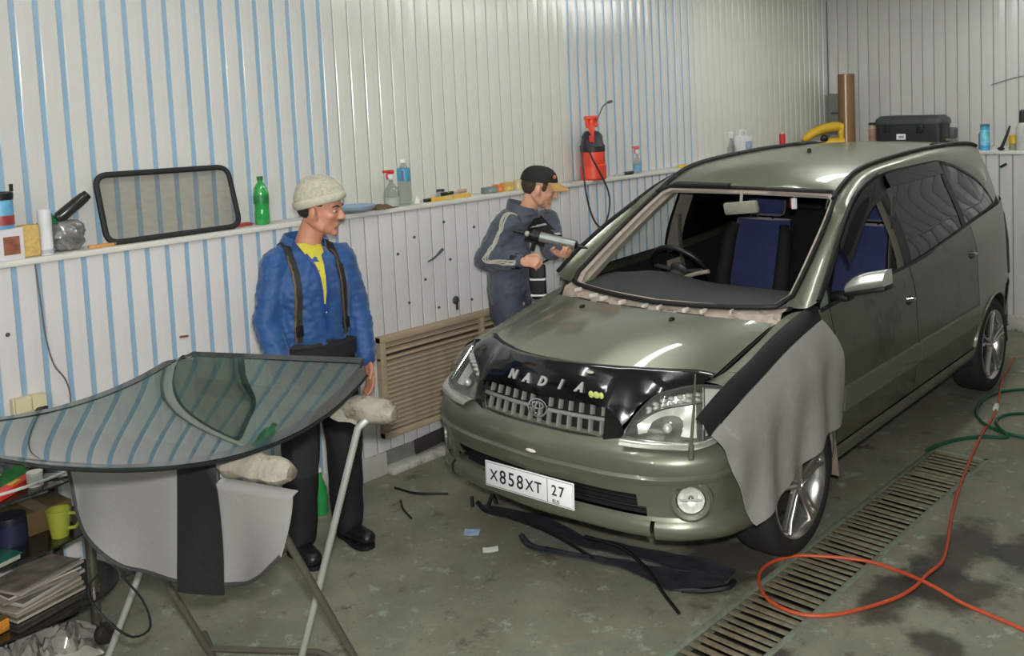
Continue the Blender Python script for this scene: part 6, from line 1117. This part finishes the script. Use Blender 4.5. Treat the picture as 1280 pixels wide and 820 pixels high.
# ---------------------------------------------------------------- young man at the far side of the car
BB = V(-1.14, .20, 0); F2 = V(.80, .60, 0); L2 = V(-.60, .80, 0)
boy = thing('person', 'young man in a slate track jacket and black cap working on the far windscreen pillar', 'person', tuple(BB))
def Q(f, l, z): return F2 * f + L2 * l + V(0, 0, z)
K = {k: v - BB for k, v in dict(neck=V(-1.075, .262, 1.395), rsh=V(-1.092, .118, 1.352), relb=V(-1.185, .030, 1.150), rwri=V(-.945, .070, 1.158), lsh=V(-1.085, .425, 1.325), lelb=V(-.985, .365, 1.19), lwri=V(-.860, .262, 1.190)).items()}
HC2 = V(-1.008, .308, 1.552) - BB; HR2 = head_frame(math.radians(42), math.radians(19))
TB2 = basis(L2, F2, U)
mb = MB(); head_parts(mb, HC2, HR2); mb.cap(HC2 + HR2 @ V(-.025, 0, -.055), K['neck'] - V(.01, .01, .03), .049, .053, 16); mb.ball(K['neck'] - V(.03, .02, .07), (.07, .09, .04), 14, 10)
mb.cap(Q(-.03, 0, .90), K['neck'] - V(.05, .035, .16), .115, .12, 18, q=.60, R=TB2)
for s, sh, el, wr in ((-1, 'rsh', 'relb', 'rwri'), (1, 'lsh', 'lelb', 'lwri')):
    mb.cap(K['neck'] - V(.02, .01, .05), K[sh], .05, .05, 12); mb.cap(K[sh], K[el], .044, .037, 12); mb.cap(K[el], K[wr], .036, .026, 12)
    mb.cap(Q(0, s * .085, .88), Q(.02, s * .10, .46), .078, .052, 14); mb.cap(Q(.02, s * .10, .46), Q(-.02, s * .11, .09), .050, .034, 14); mb.cap(Q(-.02, s * .11, .045), Q(.11, s * .115, .03), .030, .026, 10)
dR = K['rwri'] - K['relb']; dR /= np.linalg.norm(dR); nR = V(-.1, .55, -.5); nR = nR - dR * (nR @ dR); nR /= np.linalg.norm(nR); TR = np.cross(dR, nR); TR = TR if TR[2] > 0 else -TR
hand_parts(mb, K['rwri'] + dR * .012, basis(dR, nR, TR), 1.15, -1)
dL = V(.90, -.35, -.10); dL /= np.linalg.norm(dL); nL = V(0, .3, .95); nL = nL - dL * (nL @ dL); nL /= np.linalg.norm(nL); TL = np.cross(dL, nL); TL = TL if TL[1] < 0 else -TL
hand_parts(mb, K['lwri'] + dL * .01, basis(dL, nL, TL), .55, 1)
mesh_obj('body', remesh(mb, .0066, 3), M_SKIN2, boy); eyes(boy, HC2, HR2, MATS['iris_brown'])
mb = MB(); mb.ball(HC2 + HR2 @ V(-.040, 0, .006), (.070, .080, .070), 20, 12, R=HR2); mb.ball(HC2 + HR2 @ V(.022, 0, .030), (.046, .076, .040), 16, 8, R=HR2)
for s in (-1, 1): mb.ball(HC2 + HR2 @ V(.030, s * .070, .010), (.014, .008, .024), 10, 6, R=HR2)
obj('hair', mb, mat('hair_brown', (62, 48, 36), .8, var=.3, scale=60), boy)
mb = MB(); rows = []
for t in np.linspace(0, 1, 13):
    a = t * PI / 2; rows.append([HC2 + HR2 @ (V(-.012, 0, .030) + roty(-.17) @ V(.110 * math.cos(a) ** .75 * math.cos(an), .090 * math.cos(a) ** .75 * math.sin(an), .092 * math.sin(a))) for an in np.linspace(0, 2 * PI, 37)[:-1]])
mb.grid(rows, closev=True); cp2 = obj('cap', mb, mat('cap_black', (24, 24, 24), .8, var=.15), boy, smooth=80)
mb = MB(); rows = []
for a in np.linspace(-1.02, 1.02, 17):
    base = V(-.012, 0, .034) + roty(-.17) @ V(.107 * math.cos(a), .090 * math.sin(a), .002); ext = .085 * math.cos(a) ** .8; rows.append([HC2 + HR2 @ (base + V(ext * q, 0, -.020 * q - .018 * (abs(a) / 1.0) ** 2 * q)) for q in (0, .35, .7, 1)])
mb.solid(np.array(rows), .004); obj('peak', mb, mat('peak_tan', (184, 138, 78), .7, var=.08), cp2, smooth=60)
mb = MB(); mb.ball(HC2 + HR2 @ (V(-.012, 0, .030) + roty(-.17) @ V(.088, -.048, .040)), (.008, .016, .012), 10, 6, R=HR2 @ rotz(-.5)); obj('badge', mb, mat('badge_orange', (190, 108, 66), .6), cp2)
# track jacket, open over a dark jersey
mb = MB(); mb.cap(Q(-.03, 0, .93), Q(-.015, 0, 1.12), .172, .180, 22, q=.74, R=TB2); mb.cap(Q(-.015, 0, 1.12), K['neck'] - V(.035, .022, .10), .182, .128, 22, q=.70, R=TB2); mb.cap(K['rsh'], K['lsh'], .070, .070, 16); mb.ball(K['neck'] - V(.02, .015, .02), (.10, .10, .05), 16, 10)
for sh, el, wr in (('rsh', 'relb', 'rwri'), ('lsh', 'lelb', 'lwri')): mb.cap(K[sh], K[el], .082, .074, 16); mb.cap(K[el], K[wr] * .88 + K[el] * .12, .070, .050, 16)
jm2 = remesh(mb, .009, 5); wrinkle(jm2, .010, 10, 5.0, (1, 1, .7)); wrinkle(jm2, .006, 24, 2.0, (1, 1, 1.4)); jk2 = mesh_obj('jacket', jm2, mat('jacket_slate', (70, 76, 90), .65, var=.12, scale=9, sheen=.2), boy); jb2 = make_bvh(jm2)
mb = MB(); rows = []
for a in np.linspace(.7, 2 * PI - .5, 24):
    dx, dy = math.cos(a), math.sin(a); c0 = K['neck'] - V(.02, .015, .02); rows.append([c0 + F2 * .088 * dx + L2 * .092 * dy + U * (-.015), c0 + F2 * .078 * dx + L2 * .082 * dy + U * (.060 - .03 * dx), c0 + F2 * .084 * dx + L2 * .088 * dy + U * (.082 - .03 * dx), c0 + F2 * .106 * dx + L2 * .112 * dy + U * (.026)])
mb.solid(np.array(rows), .004); obj('collar', mb, MATS['jacket_slate'], jk2, smooth=70)
SIDE = F2 * .25 - L2 * 1.0; SIDE /= np.linalg.norm(SIDE)
for k in (-1, 0, 1):
    o_ = V(0, 0, .012 * k); pts = [K['neck'] + SIDE * .08 + V(-.0, 0, .02) + F2 * .012 * k, K['rsh'] + SIDE * .05 + V(0, 0, .06) + F2 * .010 * k, K['rsh'] * .6 + K['relb'] * .4 + SIDE * .12 + F2 * .012 * k - F2 * .03, K['relb'] + SIDE * .10 - F2 * .02 + V(0, 0, .02) + F2 * .012 * k, K['relb'] * .72 + K['rwri'] * .28 + SIDE * .10 + V(0, 0, .006 + .012 * k), K['rwri'] * .82 + K['relb'] * .18 + SIDE * .09 + V(0, 0, .012 * k)]
    obj('stripe', strap_mb(jb2, pts, .007, .002, 44), mat('stripe_pale', (178, 174, 160), .7), jk2)
for el, wr in (('relb', 'rwri'), ('lelb', 'lwri')):
    d = K[wr] - K[el]; mb = MB(); mb.tube([K[el] + d * q for q in (.80, .84, .95, .99)], [.050, .050, .045, .036], 16); obj('cuff', mb, M_RUB, jk2)
fr2 = lambda l, z: (lambda h: np.array(h[0]) + np.array(h[1]) * .004 if h[0] is not None else Q(.13, l, z))(jb2.ray_cast(Vector(Q(.7, l, z)), Vector(-F2)))
rows = []
for z, w0, w1 in ((1.375, -.05, .05), (1.32, -.062, .05), (1.25, -.066, .05), (1.17, -.062, .05), (1.08, -.05, .05), (1.0, -.05, .05), (.95, -.05, .05)): rows.append([fr2(w0 + (w1 - w0) * q, z) for q in np.linspace(0, 1, 6)])
mb = MB(); mb.solid(np.array(rows), .003); js = obj('jersey', mb, mat('jersey_black', (24, 24, 28), .8), boy, smooth=60)
for z0 in (1.335, 1.275, 1.20, 1.03):
    mb = MB(); mb.solid(np.array([[fr2(l, z) + F2 * .004 for l in np.linspace(-.055, .045, 6)] for z in (z0, z0 - .012)]), .002); obj('jersey_band', mb, mat('band_pale', (186, 186, 182), .8), js)
mb = MB(); mb.cap(Q(-.03, 0, .86), Q(-.03, 0, .97), .165, .172, 20, q=.76, R=TB2)
for s in (-1, 1): mb.cap(Q(-.02, s * .085, .87), Q(.02, s * .10, .46), .100, .080, 18); mb.cap(Q(.02, s * .10, .46), Q(-.015, s * .11, .09), .080, .070, 18)
tm2 = remesh(mb, .010, 4); wrinkle(tm2, .007, 10, 4.0); mesh_obj('trousers', tm2, mat('trousers_slate', (62, 68, 80), .75, var=.14, scale=8), boy)
for s in (-1, 1):
    mb = MB(); mb.cap(Q(-.04, s * .11, .045), Q(.14, s * .125, .038), .046, .040, 14, q=.85); mb.ball(Q(-.03, s * .11, .075), (.06, .05, .06), 14, 8); bt = mesh_obj('boot', remesh(mb, .008, 3), MATS['boot_black'], boy); mb = MB(); mb.box(Q(.05, s * .118, .007), (.26, .088, .014), rot=basis(F2, L2, U), bev=.005); obj('sole', mb, M_RUB, bt)
# sealant gun in his left hand, black pouch hanging from the right
gun = thing('sealant_gun', 'grey metal sealant gun held by the young man against the windscreen pillar', 'sealant gun', (-.84, .20, 1.262)); GO = V(-.84, .20, 1.262); ga, gb_ = V(-.880, .165, 1.288) - GO, V(-.700, .265, 1.238) - GO; gd = (gb_ - ga) / np.linalg.norm(gb_ - ga)
mb = MB(); mb.tube([ga, gb_], .029, 16); obj('barrel', mb, mat('gun_steel', (150, 154, 150), .3, metal=.6), gun); mb = MB(); mb.tube([gb_, gb_ + gd * .015, gb_ + gd * .07], [.029, .012, .006], 12); obj('nozzle', mb, M_BLK, gun)
mb = MB(); mb.tube([ga - gd * .045, ga + gd * .004], .032, 14); mb.tube([ga - gd * .16, ga - gd * .04], .010, 8); mb.tube([ga - gd * .02, ga - gd * .05 + V(0, 0, -.09)], .014, 8); obj('frame', mb, M_BLK, gun); mb = MB(); mb.ball(ga - gd * .075, (.016, .016, .016), 10, 8); obj('ratchet', mb, mat('ratchet_pale', (178, 174, 160), .4), gun)
pc_ = K['rwri'] + BB; po = thing('pouch', 'black pouch with white bands in the fist of the young man', 'pouch', (pc_[0] + .085, pc_[1] + .05, pc_[2] - .145)); mb = MB(); mb.box((0, 0, .03), (.085, .05, .20), rot=rotz(.6), bev=.018); obj('bag', mb, mat('pouch_black', (18, 18, 20), .7), po)
for z in (-.045, .045): mb = MB(); mb.box((0, 0, z), (.088, .053, .012), rot=rotz(.6), bev=.004); obj('band', mb, mat('band_white', (214, 214, 214), .7), po)
# bottle on the floor behind the man
t = thing('bottle', 'small green bottle standing on the floor behind the legs of the man', 'bottle', (-1.33, -1.035, 0)); lath(t, 'body', [(.001, .002), (.030, 0), (.034, .01), (.034, .13), (.014, .19), (.012, .22)], mat('pet_green', (46, 150, 72), .15)); lath(t, 'cap', [(.014, .22), (.014, .24), (.001, .241)], mat('cap_white', (226, 226, 224), .4))
# ================================================================ groups of like things
GROUPS = {'ceiling_lamp': 'fluorescent battens on the ceiling', 'wall_lamp': 'bulkhead lamps on the front wall', 'screw_head': 'screw heads on the lower wall', 'hand_tool': 'hand tools on the yellow level', 'packet': 'packets on the left shelf', 'air_hose': 'air hoses on the floor', 'paper_scrap': 'paper scraps on the floor', 'wire_rod': 'thin rods on the floor', 'putty_knife': 'scrapers on the top trolley tray', 'fender_cover': 'grey wing covers'}
for o in list(COL.objects):
    b = o.name.split('.')[0]
    if o.parent is None and b in GROUPS and 'label' in o: o['group'] = GROUPS[b]
